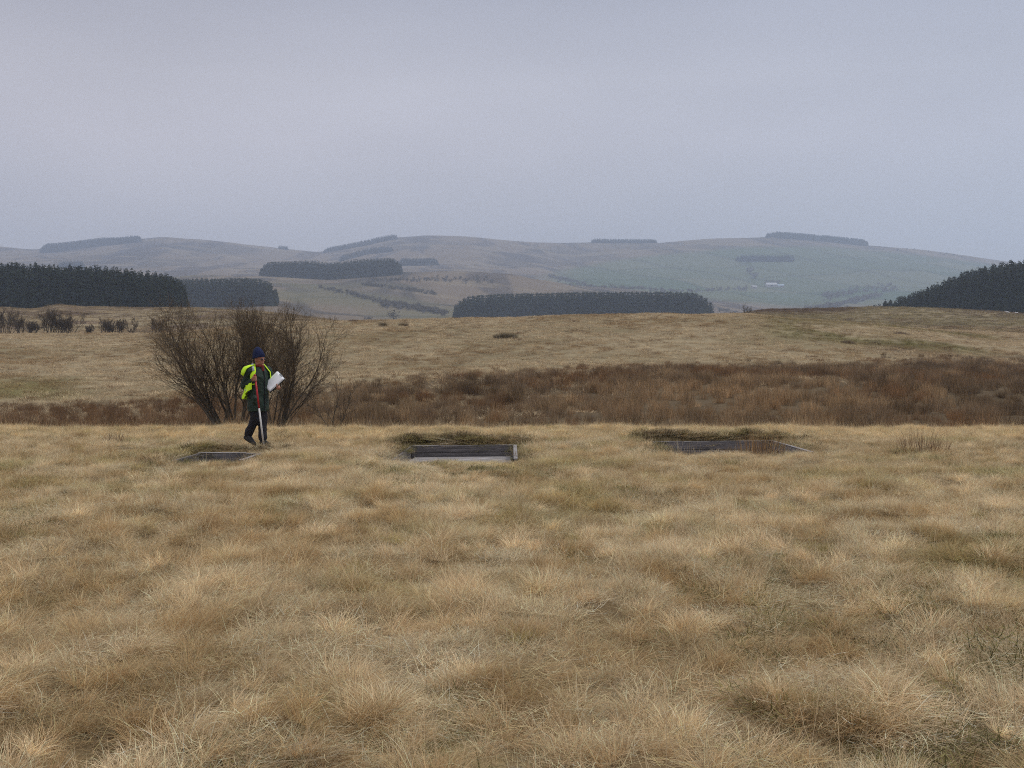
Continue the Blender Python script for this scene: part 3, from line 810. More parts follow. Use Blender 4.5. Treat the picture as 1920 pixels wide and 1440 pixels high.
class Acc:
    def __init__(s): s.V = []; s.Q = []; s.n = 0
    def add(s, V, q): s.V.append(V); s.Q.append(q + s.n); s.n += len(V)
    def mesh(s, name, mat, smooth=True): return mesh_np(name, np.concatenate(s.V), np.concatenate(s.Q), mat, smooth)
def grow(p, d_, L, r, up, wob, rng, n=6):
    pts = [p.copy()]
    d_ = d_ / np.linalg.norm(d_)
    for i in range(n):
        d_ = d_ + rng.normal(0, wob, 3) + np.array([0, 0, up])
        d_ /= np.linalg.norm(d_)
        pts.append(pts[-1] + d_ * L / n)
    return np.array(pts)
def willow(name, loc, stems, H, label, cat, group=None, seed=0, rbase=0.05, twig_k=3, lvl=(9, 6, 5), part_stems=True, rtw=0.0045):
    rng = np.random.RandomState(seed)
    e_ = empty(name, loc); tag(e_, label, cat, group)
    tw = Acc(); allst = Acc()
    def lerp(P, t):
        k = min(int(t * (len(P) - 1)), len(P) - 2); f = t * (len(P) - 1) - k
        return P[k] * (1 - f) + P[k + 1] * f, P[k + 1] - P[k]
    for (bx, by, az, lean, hs) in stems:
        acc = Acc()
        d0 = np.array([math.sin(lean) * math.cos(az), math.sin(lean) * math.sin(az), math.cos(lean)])
        L = H * hs / max(0.62, math.cos(lean * 0.72))
        P = grow(np.array([bx, by, -0.05]), d0, L, 0, 0.045, 0.11, rng, 9)
        rb_ = rbase * rng.uniform(0.75, 1.1) * hs
        R = rb_ * (1 - np.linspace(0, 1, 10) * 0.88)
        acc.add(*tube(P, R, 6))
        for i in range(lvl[0]):
            t = 0.22 + 0.72 * (i + rng.rand()) / lvl[0]
            q, dd = lerp(P, t); dd = dd / np.linalg.norm(dd)
            side = rng.normal(0, 1, 3); side[2] *= 0.3; side -= side.dot(dd) * dd; side /= np.linalg.norm(side)
            ang = rng.uniform(0.35, 0.8)
            L1 = L * (1 - t * 0.72) * rng.uniform(0.35, 0.6)
            P1 = grow(q, dd * math.cos(ang) + side * math.sin(ang), L1, 0, 0.07, 0.11, rng, 6)
            r1 = rb_ * (1 - 0.85 * t) * 0.55
            acc.add(*tube(P1, np.linspace(r1, max(r1 * 0.25, rtw * 0.8), 7), 4))
            for j in range(lvl[1]):
                t1 = 0.15 + 0.8 * (j + rng.rand()) / lvl[1]
                q1, d1 = lerp(P1, t1); d1 = d1 / np.linalg.norm(d1)
                s1 = rng.normal(0, 1, 3); s1 -= s1.dot(d1) * d1; s1 /= np.linalg.norm(s1)
                a1 = rng.uniform(0.35, 0.8)
                L2 = L1 * rng.uniform(0.35, 0.65) * (1 - 0.4 * t1) + 0.06 * H
                P2 = grow(q1, d1 * math.cos(a1) + s1 * math.sin(a1), L2, 0, 0.10, 0.13, rng, 5)
                r2 = max(r1 * 0.38 * (1 - 0.5 * t1), rtw)
                tw.add(*tube(P2, np.linspace(r2, rtw * 0.5, 6), twig_k))
                for m_ in range(lvl[2]):
                    t2 = 0.2 + 0.75 * (m_ + rng.rand()) / lvl[2]
                    q2, d2 = lerp(P2, t2); d2 = d2 / np.linalg.norm(d2)
                    s2 = rng.normal(0, 1, 3); s2 -= s2.dot(d2) * d2; s2 /= np.linalg.norm(s2)
                    a2 = rng.uniform(0.35, 0.75)
                    L3 = L2 * rng.uniform(0.3, 0.7) + 0.02 * H
                    P3 = grow(q2, d2 * math.cos(a2) + s2 * math.sin(a2), L3, 0, 0.10, 0.12, rng, 3)
                    tw.add(*tube(P3, np.linspace(rtw * 0.8, rtw * 0.35, 4), 3))
        if part_stems: link("stem", acc.mesh("stem", M_BARK), e_)
        else: allst.add(np.concatenate(acc.V), np.concatenate(acc.Q))
    if not part_stems: link("stem", allst.mesh("stem", M_BARK), e_)
    link("twigs", tw.mesh("twigs", M_TWIG, False), e_)
    return e_
def wl(u, Y, dz=0):
    x_, y_, z_ = at(u, Y); return (x_, y_, z_ + dz)
rng = np.random.RandomState(5)
def stemset(specs):
    o = []
    for (bx, lx, hs) in specs:      # base offset, sideways lean (+ = right), relative height
        o.append((bx, rng.uniform(-.25, .25), (0 if lx > 0 else math.pi) + rng.uniform(-.7, .7), abs(lx) + rng.uniform(0, .08), hs))
    return o
A = stemset([(.15, .25, .95), (.2, .12, .98), (-.2, -.45, 1.0), (-.1, -.5, .9), (.15, -.15, .92), (-.15, -.05, .85), (.2, .35, .8), (-.1, -.55, .5), (-.15, -.50, .9), (-.15, -.47, .97), (-.15, -.42, .85), (-.15, -.45, 1.0), (-.1, -.35, .95), (0, -.22, 1.02), (.05, -.1, 1.0), (.1, .08, .98), (.2, .18, .95), (.25, .3, .88), (-.1, -.55, .55), (.1, -.3, .7), (.3, .45, .75)])
willow("willow_bush", wl(430, 24.6), A, 3.08, "larger left willow bush, bare and many stemmed, behind the person", "willow bush", "bare willow bushes at the field edge", 3, 0.034, 3, (11, 6, 4), True, 0.0032)
B = stemset([(-.1, -.32, .92), (-.05, -.12, .98), (.1, .32, .93), (.1, .45, .95), (0, -.25, .9), (.12, .48, .82), (.05, .02, .85), (.15, .6, .42), (-.1, -.15, 1.0), (0, -.02, 1.02), (.05, .1, .98), (.1, .22, .95), (.15, .38, .88), (.15, .45, .82), (.15, .52, .68), (-.05, .3, .7), (.15, .55, .5)])
willow("willow_bush", wl(507, 25.0), B, 3.1, "right willow bush, bare, its branches spreading right behind the clipboard", "willow bush", "bare willow bushes at the field edge", 8, 0.034, 3, (10, 6, 4), True, 0.0032)
S = stemset([(0, .05, 1.0), (.05, .25, .85), (-.05, -.2, .8), (0, .4, .6)])
willow("willow_sapling", wl(622, 24.8), S, 1.55, "small bare willow sapling right of the two big bushes", "sapling", None, 12, 0.022, 3, (6, 4, 3), True, 0.0035)

# small bare shrubs in the hollow at the left
specs = [(12, 4.6, 3.6, "broad dark bare shrub at the left edge of the picture"), (40, 2.2, 2.6, "narrow bare shrub second from the left edge in the hollow"),
         (62, 3.0, 2.2, "low bushy bare shrub between two taller ones in the hollow"), (92, 3.6, 3.7, "tallest bare shrub in the hollow before the left plantation"),
         (112, 3.0, 2.6, "brown bare shrub leaning against the tallest one in the hollow"), (132, 2.2, 3.2, "upright narrow bare shrub with open grass to its right"),
         (168, 1.2, 1.6, "tiny bare shrub alone in the gap of the hollow's row"), (198, 2.0, 2.4, "thin twiggy shrub in the right half of the hollow's row"),
         (208, 1.5, 2.0, "slight twiggy shrub close to its left neighbour in the hollow"), (223, 1.6, 2.4, "slim dark shrub just left of the forked little tree"),
         (248, 2.2, 2.3, "small forked bare tree at the right end of the hollow's row"), (296, 2.2, 2.5, "bare shrub half hidden behind the big willow's left branches")]
rng = np.random.RandomState(21)
for i, (u, w, h, lb) in enumerate(specs):
    ns = 13 if w > 2.5 else 8
    if i == 10: st = [(0, 0, 0, 0.02, 0.5), (0, 0, math.pi, 0.5, 0.95), (0, 0, 0, 0.5, 1.0), (0, 0, 1.5, .2, .9)]
    else: st = [(rng.uniform(-.4, .4) * w / 2, rng.uniform(-.3, .3), rng.rand() * 6.28, rng.uniform(.05, .5) * min(1, w / h), rng.uniform(.7, 1.0)) for _ in range(ns)]
    z0 = wl(u, 129.0)
    willow("bare_shrub", z0, st, h * 0.95, lb, "shrub", "small bare shrubs in the left hollow", 40 + i, 0.055, 3, (6, 5, 3), False, 0.017)
willow("bare_tree", wl(1399, 150.0), [(0, 0, math.pi, 0.3, 1.0), (0, 0, 0.2, 0.35, 0.9), (0, 0, 1.2, .1, .9)], 2.0, "lone bare little tree showing above the ridge right of the conifer block", "tree", None, 77, 0.06, 3, (5, 3, 2), False, 0.018)

# ------------------------------------------------------------------ conifers
M_SPRUCE = mat_plain("spruce_needles", (0.019, 0.027, 0.014), 0.9, 0.8, 0.35, spec=0.1)
M_SBARK = mat_plain("spruce_bark", (0.09, 0.07, 0.055), 0.9, 3, 0.3)
def spruce_crown(seed, H=14.0, rad=1.75, whorls=26, per=9, low=0.05):
    rng = np.random.RandomState(seed)
    V = []; Fc = []; n = 0
    for w in range(whorls):
        t = (w + rng.rand() * 0.6) / whorls
        z = H * (low + (0.985 - low) * t ** 0.95)
        R = rad * (1 - t) ** 0.60 * rng.uniform(0.75, 1.2) + rad * 0.10
        m_ = max(4, int(per * (1 - 0.55 * t)))
        for b in range(m_):
            a = rng.rand() * 6.283
            r = R * rng.uniform(0.65, 1.18)
            droop = rng.uniform(0.05, 0.42) * r; lift = rng.uniform(0.0, 0.25) * r
            hw = r * rng.uniform(0.18, 0.34)
            c, s = math.cos(a), math.sin(a)
            def P(rr, side, zz): return (c * rr - s * side, s * rr + c * side, zz)
            pts = [P(0.02, 0, z + 0.12 * r), P(r * .5, hw, z - droop * .4), P(r * .5, -hw, z - droop * .4), P(r * .55, 0, z + 0.10 * r), P(r, 0, z - droop + lift), P(r * .62, 0, z - droop - 0.28 * r)]
            V += pts
            Fc += [(n, n+1, n+3), (n, n+3, n+2), (n+1, n+4, n+3), (n+3, n+4, n+2), (n+1, n+5, n+4), (n+2, n+4, n+5)]
            n += 6
    V += [(0.05, 0, H * .93), (-.05, .04, H * .93), (0, -.05, H * .93), (0, 0, H * 1.01)]; Fc += [(n, n+1, n+3), (n+1, n+2, n+3), (n+2, n, n+3)]
    return mesh_np("crown", np.array(V), np.array(Fc), M_SPRUCE)
def spruce_trunk(H=14.0):
    V, q = tube(np.array([[0, 0, -0.5], [0, 0, H * .5], [0, 0, H * .96]]), np.array([.16, .1, .02]), 6)
    return mesh_np("trunk", V, q, M_SBARK)
CR = [spruce_crown(100 + i, rad=1.9 + 0.14 * (i % 4), whorls=30, per=11) for i in range(6)]
TR = spruce_trunk()
def spruce(u, Y, H, label, group, dz=0.0):
    x_, y_, z_ = at(u, Y)
    e_ = empty("spruce_tree", (x_, y_, z_ + dz), random.uniform(0, 6.28))
    s = H / 14.0; e_.scale = (s * random.uniform(.9, 1.15), s * random.uniform(.9, 1.15), s)
    tag(e_, label, "conifer", group)
    link("crown", random.choice(CR), e_); link("trunk", TR, e_)
    return e_
cnt = 0
backP = []       # trees further inside the two near plantations: one mass each
def row_left(r):
    Y = 282 + r * 3.2
    out_ = []
    u = -60.0 + random.uniform(0, 10)
    end = 349 - r * 0.6
    while u < end:
        hh = np.interp(u, [-60, 0, 120, 220, 300, 330, 352], [13.6, 13.3, 12.6, 12.2, 10.9, 9.8, 7.4]) * random.choice((1, 1, 1, .9)) * random.uniform(0.90, 1.08)
        out_.append((u, Y + random.uniform(-1, 1), hh + r * 0.12))
        u += random.uniform(10, 15.5) * 290 / Y
    return out_
for r in range(5):
    for (u, Y, h) in row_left(r):
        spruce(u, Y, h, "dark spruce near the front of the plantation closing the view at the left", "spruces of the near left plantation"); cnt += 1
P_, R_, S_ = [], [], []
for r in range(5, 16):
    for (u, Y, h) in row_left(r):
        x_, y_, z_ = at(u, Y); P_.append((x_, y_, z_)); R_.append((0, 0, random.uniform(0, 6.28))); S_.append([(h / 14)] * 3)
C_SPR = collection_of("spruces", CR, "spruce_crown")
scatter("left_plantation_interior", P_, R_, S_, np.ones((len(P_), 3)), C_SPR, 6, "inner trees of the near left spruce plantation")
# right: the edge runs away downhill from right to left; heights keep the sloping top line
TOPR = ([1622, 1645, 1690, 1730, 1790, 1850, 1920, 2050], [573, 568, 556, 543, 517, 500, 487, 462])
def row_right(r):
    out_ = []
    u = 1626.0 + r * 4 + random.uniform(0, 6)
    while u < 1990:
        Y = np.interp(u, [1645, 1920, 2000], [345, 292, 284]) + r * 3.2 + random.uniform(-1, 1)
        x_ = (u - 960) / F * Y; z_ = gz(x_, Y)
        ztop = (HZ - np.interp(u, *TOPR)) / F * Y
        out_.append((u, Y, max(5.0, (ztop - z_)) * random.choice((1, 1, 1, .9)) * random.uniform(0.90, 1.07)))
        u += random.uniform(9, 14) * 290 / Y
    return out_
for r in range(5):
    for (u, Y, h) in row_right(r):
        spruce(u, Y, h, "dark spruce near the front of the sloping plantation at the right", "spruces of the near right plantation"); cnt += 1
P_, R_, S_ = [], [], []
for r in range(5, 14):
    for (u, Y, h) in row_right(r):
        x_, y_, z_ = at(u, Y); P_.append((x_, y_, z_)); R_.append((0, 0, random.uniform(0, 6.28))); S_.append([(h / 14)] * 3)
scatter("right_plantation_interior", P_, R_, S_, np.ones((len(P_), 3)), C_SPR, 6, "inner trees of the near right spruce plantation")
print("individual spruces", cnt)

CRF = [spruce_crown(200 + i, rad=2.5, whorls=12, per=8, low=0.0) for i in range(5)]
C_SPRF = collection_of("far_spruces", CRF, "spruce_crown")
def plantation(name, us, ybase, Yr, depth, H, spacing, label, ends=0.0, hprof=None):
    """us (u0,u1): columns; ybase: image heights of the front edge; Yr: distance range to look for it in"""
    P_, R_, S_ = [], [], []
    u0, u1 = us
    Yc = find_Y(0.5 * (u0 + u1), np.interp(0.5 * (u0 + u1), *ybase), *Yr)
    du = spacing / Yc * F
    u = u0
    while u < u1:
        Yb = find_Y(u, np.interp(u, *ybase), *Yr, 160)
        k = 0
        fr = (u - u0) / (u1 - u0)
        taper = 1.0 - ends * (max(0, 1 - fr / 0.07) ** 2 + max(0, 1 - (1 - fr) / 0.07) ** 2)
        while k * spacing < depth:
            Y = Yb + k * spacing + random.uniform(-.4, .4) * spacing
            x_ = (u - 960) / F * Y + random.uniform(-.4, .4) * spacing
            P_.append((x_, Y, gz(x_, Y) - 0.3)); R_.append((0, 0, random.uniform(0, 6.28)))
            h = H * random.uniform(0.97, 1.03) * taper * (np.interp(u, *hprof) if hprof else 1)
            S_.append((h / 14 * spacing / 2.4, h / 14 * spacing / 2.4, h / 14))
            k += 1
        u += du * random.uniform(0.9, 1.1)
    scatter(name, P_, R_, S_, np.ones((len(P_), 3)), C_SPRF, 5, label)
plantation("middle_plantation", (855, 1331), ([855, 1332], [600, 600]), (590, 680), 45, 17.5, 2.6, "long dark conifer block standing just beyond the ridge in the middle", 0.3, ([855, 880, 940, 1100, 1250, 1332], [.82, .9, .98, 1.03, 1.05, .98]))
plantation("hazy_left_plantation", (318, 520), ([300, 520], [577, 574]), (580, 660), 45, 16.5, 2.8, "hazy conifer block beyond the near left plantation", 0.35, ([318, 470, 500, 520], [1.02, 1.0, .9, .72]))
plantation("shelf_plantation", (493, 751), ([493, 620, 751], [518, 525, 516]), (950, 1140), 60, 16.5, 3.4, "oval conifer block on the shelf below the far hills", 0.4)
plantation("left_summit_plantation", (84, 268), ([82, 110, 180, 268], [476, 474, 464, 455]), (2250, 2690), 60, 21, 6, "hazy conifer strip climbing the far left hill", 0.4, ([84, 200, 230, 268], [1.1, 1, .75, .7]))
plantation("centre_slope_plantation", (612, 744), ([612, 680, 744], [475, 463, 449]), (2350, 2700), 40, 13, 6, "thin conifer strip along the shoulder of the central far hill", 0.3)
plantation("centre_lower_plantation", (640, 736), ([640, 690, 736], [491, 478, 473]), (1850, 2500), 40, 12, 6, "faint lower conifer strip on the central far hill", 0.3)
plantation("centre_foot_plantation", (750, 820), ([750, 820], [499, 498]), (1650, 2100), 40, 14, 6, "faint conifer patch at the foot of the central far hill", 0.3)
plantation("saddle_plantation", (1110, 1228), ([1110, 1228], [458, 458]), (2600, 2700), 30, 12, 6, "low conifer strip on the skyline right of centre", 0.2)
plantation("right_summit_plantation", (1437, 1621), ([1437, 1530, 1622], [447, 453, 463]), (2500, 2700), 60, 17, 6, "conifer strip crowning the far right hill", 0.3)
plantation("right_slope_belt", (1382, 1486), ([1382, 1486], [491, 491]), (1950, 2450), 25, 11, 6, "faint narrow tree belt across the right far hillside", 0.2)
plantation("left_knoll_plantation", (118, 160), ([118, 160], [503, 503]), (1700, 2200), 25, 12, 6, "faint square conifer block low on the far left hill", 0.1)
plantation("skyline_clump", (527, 544), ([527, 544], [469, 470]), (2600, 2700), 20, 10, 5, "tiny square tree clump on the skyline left of the central hill", 0.0)

# ------------------------------------------------------------------ broadleaf scrub far off
M_SCRUB = mat_plain("leafless_scrub", (0.14, 0.12, 0.095), 0.95, 0.6, 0.3, spec=0.05)
def scrub_mesh(seed, nl=160):
    rng = np.random.RandomState(seed)
    c = rng.normal(0, 1, (nl, 3)); c /= np.linalg.norm(c, axis=1, keepdims=True)
    c *= (rng.rand(nl, 1) ** 0.4); c[:, 2] = c[:, 2] * 0.55 + 0.75
    c[:, :2] *= 0.62
    lump = 0.8 + 0.4 * rng.rand()
    V = (c[:, None] + rng.normal(0, 0.085 * lump, (nl, 3, 3)))
    trunkV, trunkQ = tube(np.array([[0, 0, -.1], [0, 0, .5], [.05, 0, .9]]), np.array([.05, .04, .02]), 4)
    n = nl * 3
    return mesh_np("crown", np.concatenate([V.reshape(-1, 3), trunkV]), [np.arange(n).reshape(-1, 3), trunkQ + n], M_SCRUB)
SCR = [scrub_mesh(300 + i) for i in range(5)]
C_SCR = collection_of("scrub", SCR, "scrub_tree")
def scrub_line(name, pts, Yr, n, H, label, spread=6.0):
    P_, R_, S_ = [], [], []
    us = [p[0] for p in pts]; ys_ = [p[1] for p in pts]
    for i in range(n):
        u = random.uniform(us[0], us[-1]); v = np.interp(u, us, ys_)
        Y = find_Y(u, v, *Yr, 120) + random.gauss(0, spread * 1.6)
        x_ = (u - 960) / F * Y
        P_.append((x_, Y, gz(x_, Y))); R_.append((0, 0, random.uniform(0, 6.28)))
        h = H * random.uniform(.35, 1.0) * 0.62
        S_.append((h * random.uniform(.9, 1.3), h * random.uniform(.9, 1.3), h))
    scatter(name, P_, R_, S_, np.ones((n, 3)), C_SCR, 5, label)
scrub_line("hedgerow_scrub", [(600, 541), (660, 552), (720, 570), (780, 580), (840, 588)], (720, 1000), 190, 4.5, "line of bare scrub running down the middle slope", 4)
scrub_line("gully_scrub", [(715, 572), (770, 578), (835, 590)], (680, 860), 130, 6.0, "thicker bare scrub low on the middle slope", 8)
scrub_line("upper_hedgerow_scrub", [(680, 535), (750, 543), (820, 553)], (820, 1100), 110, 4.5, "second hedge of bare scrub higher on the middle slope", 3)
scrub_line("shelf_scrub", [(690, 528), (830, 526), (925, 530)], (960, 1140), 120, 4.5, "bare scrub scattered along the shelf right of the oval conifer block", 8)
scrub_line("valley_scrub", [(1030, 520), (1070, 530), (1100, 536)], (1400, 2000), 70, 8, "wooded gully between the central and right far hills", 12)
scrub_line("valley_hedge_scrub", [(1070, 546), (1200, 543), (1250, 549), (1400, 543)], (1350, 1850), 170, 8, "hedgerow trees in the valley behind the middle conifer block", 10)
scrub_line("right_wood_scrub", [(1510, 585), (1560, 578), (1600, 566), (1650, 555)], (1200, 1800), 170, 9, "bare woodland climbing the valley side at the right", 18)
scrub_line("right_upper_scrub", [(1540, 558), (1600, 548), (1680, 540)], (1400, 2000), 120, 9, "faint bare woodland above the valley at the right", 22)
scrub_line("ridge_tail_scrub", [(1335, 585), (1380, 588), (1440, 588), (1500, 590)], (1000, 1400), 22, 7, "bare hedge trees low behind the ridge right of the conifer block", 8)
scrub_line("crest_scrub", [(1675, 470), (1720, 474), (1790, 482)], (2300, 2650), 14, 8, "bare trees strung along the right far hill below its crest", 15)
def scrub_tree(u, v, Yr, w, h, label):
    Y = find_Y(u, v, *Yr); x_ = (u - 960) / F * Y
    e_ = empty("broadleaf_tree", (x_, Y, gz(x_, Y)), random.uniform(0, 6)); e_.scale = (w * .8, w * .8, h * .75)
    tag(e_, label, "tree")
    link("crown", random.choice(SCR), e_)
    V, q = tube(np.array([[0, 0, -.2], [0, 0, .5], [0.03, 0, 1.0]]), np.array([.06, .045, .02]), 5)
    link("trunk", mesh_np("trunk", V, q, M_SBARK), e_)
scrub_tree(738, 603, (600, 680), 10, 7.5, "broad dark round tree just above the ridge between willows and conifer block")
scrub_tree(690, 604, (600, 680), 6, 4, "small round tree left of the broader one above the ridge")
scrub_tree(1404, 514, (1600, 2200), 16, 14, "tall left tree of the pair on the hillside above the farm")
scrub_tree(1413, 522, (1600, 2200), 16, 12, "lower right tree of the pair on the hillside above the farm")
for i, (u, lb) in enumerate(((1436, "left"), (1446, "middle"), (1456, "right"))):
    scrub_tree(u, 533, (1500, 2100), 11, 8, f"rounded dark tree, {lb} of three, right behind the farm roofs")
for i, (u, v, h) in enumerate(((1059, 549, 7), (1071, 549, 8), (1088, 549, 7), (1110, 550, 6))):
    scrub_tree(u, v, (1350, 1850), 7, h, "small valley tree, number %s from the left of the spaced row behind the conifer block" % ("one", "two", "three", "four")[i])

# ------------------------------------------------------------------ farm
M_FWALL = mat_plain("rendered_wall", (0.45, 0.42, 0.40), 0.8, 2, 0.1)
M_FROOF = mat_plain("pale_sheet_roof", (0.42, 0.42, 0.44), 0.6, 1, 0.12)
M_FROOF2 = mat_plain("bluish_sheet_roof", (0.32, 0.40, 0.46), 0.6, 1, 0.1)
M_DARK = mat_plain("dark_opening", (0.03, 0.03, 0.035), 0.5)
def barn(u, v, w, dpt, h, roofm, label, rz=0.0):
    Y = find_Y(u, v, 1500, 2100); x_ = (u - 960) / F * Y
    e_ = empty("farm_building", (x_, Y, gz(x_, Y) + 0.2), rz); tag(e_, label, "farm building")
    bm = bmesh.new(); box(bm, -w/2, w/2, -dpt/2, dpt/2, -3.0, h)
    bm_obj("wall", bm, M_FWALL, e_)
    bm = bmesh.new(); r = h + dpt * 0.30; o_ = 0.4
    pr = [(-dpt/2 - o_, h - .1), (0, r), (dpt/2 + o_, h - .1), (dpt/2 + o_, h + .1), (0, r + .25), (-dpt/2 - o_, h + .1)]
    a = [bm.verts.new((-w/2 - o_, p[0], p[1])) for p in pr]; b = [bm.verts.new((w/2 + o_, p[0], p[1])) for p in pr]
    for i in range(6): bm.faces.new((a[i], a[(i+1) % 6], b[(i+1) % 6], b[i]))
    bm.faces.new(a); bm.faces.new(b[::-1])
    bm_obj("roof", bm, roofm, e_)
    for s in (-1, 1):
        bm = bmesh.new(); x0 = s * (w/2 - 0.02)
        v3 = [bm.verts.new((x0, -dpt/2, h)), bm.verts.new((x0, dpt/2, h)), bm.verts.new((x0, 0, r - .05)), bm.verts.new((x0 - s * .2, -dpt/2, h)), bm.verts.new((x0 - s * .2, dpt/2, h)), bm.verts.new((x0 - s * .2, 0, r - .05))]
        for f in ((0, 1, 2), (3, 5, 4), (0, 3, 4, 1), (1, 4, 5, 2), (2, 5, 3, 0)): bm.faces.new([v3[i] for i in f])
        bm_obj("gable", bm, M_FWALL, e_)
    bm = bmesh.new(); box(bm, -w * .12, w * .12, -dpt/2 - .04, -dpt/2 + .02, 0, h * .7); bm_obj("door", bm, M_DARK, e_)
    for s in (-1, 1):
        bm = bmesh.new(); box(bm, s * w * .32 - .6, s * w * .32 + .6, -dpt/2 - .04, -dpt/2 + .02, h * .4, h * .75); bm_obj("window", bm, M_DARK, e_)
barn(1444, 538, 19, 12, 3.2, M_FROOF, "long farm building with a pale roof on the far green hillside")
barn(1462, 538.5, 11, 8, 2.2, M_FROOF2, "low farm shed with a bluish roof at the right end of the long building")
barn(1412, 541, 8, 6, 2.6, M_FROOF, "small pale farmhouse left of the long farm building", 0.3)

# melting snow patches by the right plantation, flat pale slab by the rushes at left
M_SNOW = mat_plain("old_snow", (0.75, 0.76, 0.80), 0.7, 3, 0.1)
def mound(name, u, Y, w, dpt, h, mat, label, cat):
    x_, y_, z_ = at(u, Y)
    n, m_ = 14, 6
    V = [(0, 0, h)]
    rr = [1 + 0.25 * random.uniform(-1, 1) for _ in range(n)]
    for j in range(1, m_ + 1):
        t = j / m_
        for i in range(n):
            a = i / n * 6.283; px, py = math.cos(a) * t * w / 2 * rr[i], math.sin(a) * t * dpt / 2 * rr[i]
            V.append((px, py, h * (1 - t ** 2) - 0.06 * t + gz(x_ + px, y_ + py) - z_))
    Fq = [(1 + (j-1)*n + i, 1 + (j-1)*n + (i+1) % n, 1 + j*n + (i+1) % n, 1 + j*n + i) for j in range(1, m_) for i in range(n)]
    Ft = [(0, 1 + (i+1) % n, 1 + i) for i in range(n)]
    o = link(name, mesh_np(name, np.array(V), [np.array(Fq), np.array(Ft)], mat, True), None, (x_, y_, z_))
    tag(o, label, cat)
mound("snow_patch", 1886, 226, 2.0, 3.0, 0.38, M_SNOW, "larger white patch on the grass before the right plantation", "snow patch")
mound("snow_patch", 1903, 224, 1.5, 2.4, 0.36, M_SNOW, "smaller white patch at the right edge before the plantation", "snow patch")

# ------------------------------------------------------------------ the person
PX, PY = (486.8 - 960) / F * 18.3, 18.3
PZ = gz(PX, PY) + 0.02
M_SKIN = mat_plain("skin", (0.36, 0.155, 0.10), 0.55, 20, 0.12)
M_JACKET = mat_plain("green_waxed_jacket", (0.016, 0.032, 0.021), 0.65, 9, 0.35, 0.6, 7)
M_TROUS = mat_plain("dark_navy_trousers", (0.014, 0.013, 0.018), 0.8, 8, 0.3, 0.6, 9)
M_BOOT = mat_plain("black_boots", (0.018, 0.016, 0.015), 0.5, 20, 0.2)
M_HAT = mat_plain("navy_knit", (0.010, 0.016, 0.058), 0.95, 60, 0.3, 0.6)
M_VEST = mat_plain("fluorescent_vest", (0.62, 0.95, 0.02), 0.6, 8, 0.08)
M_REFL = mat_plain("reflective_tape", (0.42, 0.44, 0.45), 0.35, 30, 0.1)
M_SCARF = mat_plain("red_scarf", (0.20, 0.025, 0.022), 0.9, 30, 0.3)
M_PAPER = mat_plain("white_paper", (0.88, 0.88, 0.90), 0.7, 12, 0.04)
M_BOARDK = mat_plain("clipboard_dark", (0.02, 0.025, 0.025), 0.5)
M_RED = mat_plain("ranging_rod_red", (0.42, 0.02, 0.025), 0.45, 20, 0.15)
M_WHITE = mat_plain("ranging_rod_white", (0.62, 0.60, 0.58), 0.45, 20, 0.1)
M_GLASS = mat_plain("dark_lens", (0.01, 0.01, 0.012), 0.15, spec=0.6)
phi = math.radians(50)
fv = np.array([math.sin(phi), -math.cos(phi), 0]); rv = np.array([-math.cos(phi), -math.sin(phi), 0])

def capsule(bm, a, b, ra, rb, seg=14):
    a = np.array(a, float); b = np.array(b, float)
    P, R = [], []
    d_ = b - a; L = np.linalg.norm(d_) + 1e-9; dn = d_ / L
    for t in (-90, -60, -30): P.append(a + dn * ra * math.sin(math.radians(t))); R.append(max(ra * math.cos(math.radians(t)), 0.0005))
    for k in range(5): P.append(a + d_ * k / 4); R.append(ra + (rb - ra) * k / 4)
    for t in (30, 60, 90): P.append(b + dn * rb * math.sin(math.radians(t))); R.append(max(rb * math.cos(math.radians(t)), 0.0005))
    ref = np.array([1., 0, 0]) if abs(dn[2]) > 0.9 else np.array([0., 0, 1])
    u = np.cross(dn, ref); u /= np.linalg.norm(u); v = np.cross(dn, u)
    rings = []
    for p, r in zip(P, R):
        rings.append([bm.verts.new(p + r * (math.cos(q) * u + math.sin(q) * v)) for q in np.arange(seg) / seg * 2 * math.pi])
    for i in range(len(rings) - 1):
        for j in range(seg):
            bm.faces.new((rings[i][j], rings[i][(j+1) % seg], rings[i+1][(j+1) % seg], rings[i+1][j]))
    bm.faces.new(rings[0][::-1]); bm.faces.new(rings[-1])
def chain(bm, pts, rs):
    for i in range(len(pts) - 1): capsule(bm, pts[i], pts[i+1], rs[i], rs[i+1])
def ellipsoid(bm, c, ax, rad, seg=18):
    """ax: three unit vectors, rad: three radii"""
    r = bmesh.ops.create_uvsphere(bm, u_segments=seg, v_segments=12, radius=1)
    M = Matrix(((ax[0][0]*rad[0], ax[1][0]*rad[1], ax[2][0]*rad[2], c[0]), (ax[0][1]*rad[0], ax[1][1]*rad[1], ax[2][1]*rad[2], c[1]), (ax[0][2]*rad[0], ax[1][2]*rad[1], ax[2][2]*rad[2], c[2]), (0, 0, 0, 1)))
    bmesh.ops.transform(bm, matrix=M, verts=r['verts'])
def loft(bm, secs, f=fv, r=rv, seg=24):
    """secs: (centre, half width along r, half depth along f)"""
    rings = []
    for c, w, dd in secs:
        rings.append([bm.verts.new(np.array(c) + r * w * math.sin(q) + f * dd * math.cos(q)) for q in np.arange(seg) / seg * 2 * math.pi])
    for i in range(len(rings) - 1):
        for j in range(seg):
            bm.faces.new((rings[i][j], rings[i][(j+1) % seg], rings[i+1][(j+1) % seg], rings[i+1][j]))
    bm.faces.new(rings[0][::-1]); bm.faces.new(rings[-1])
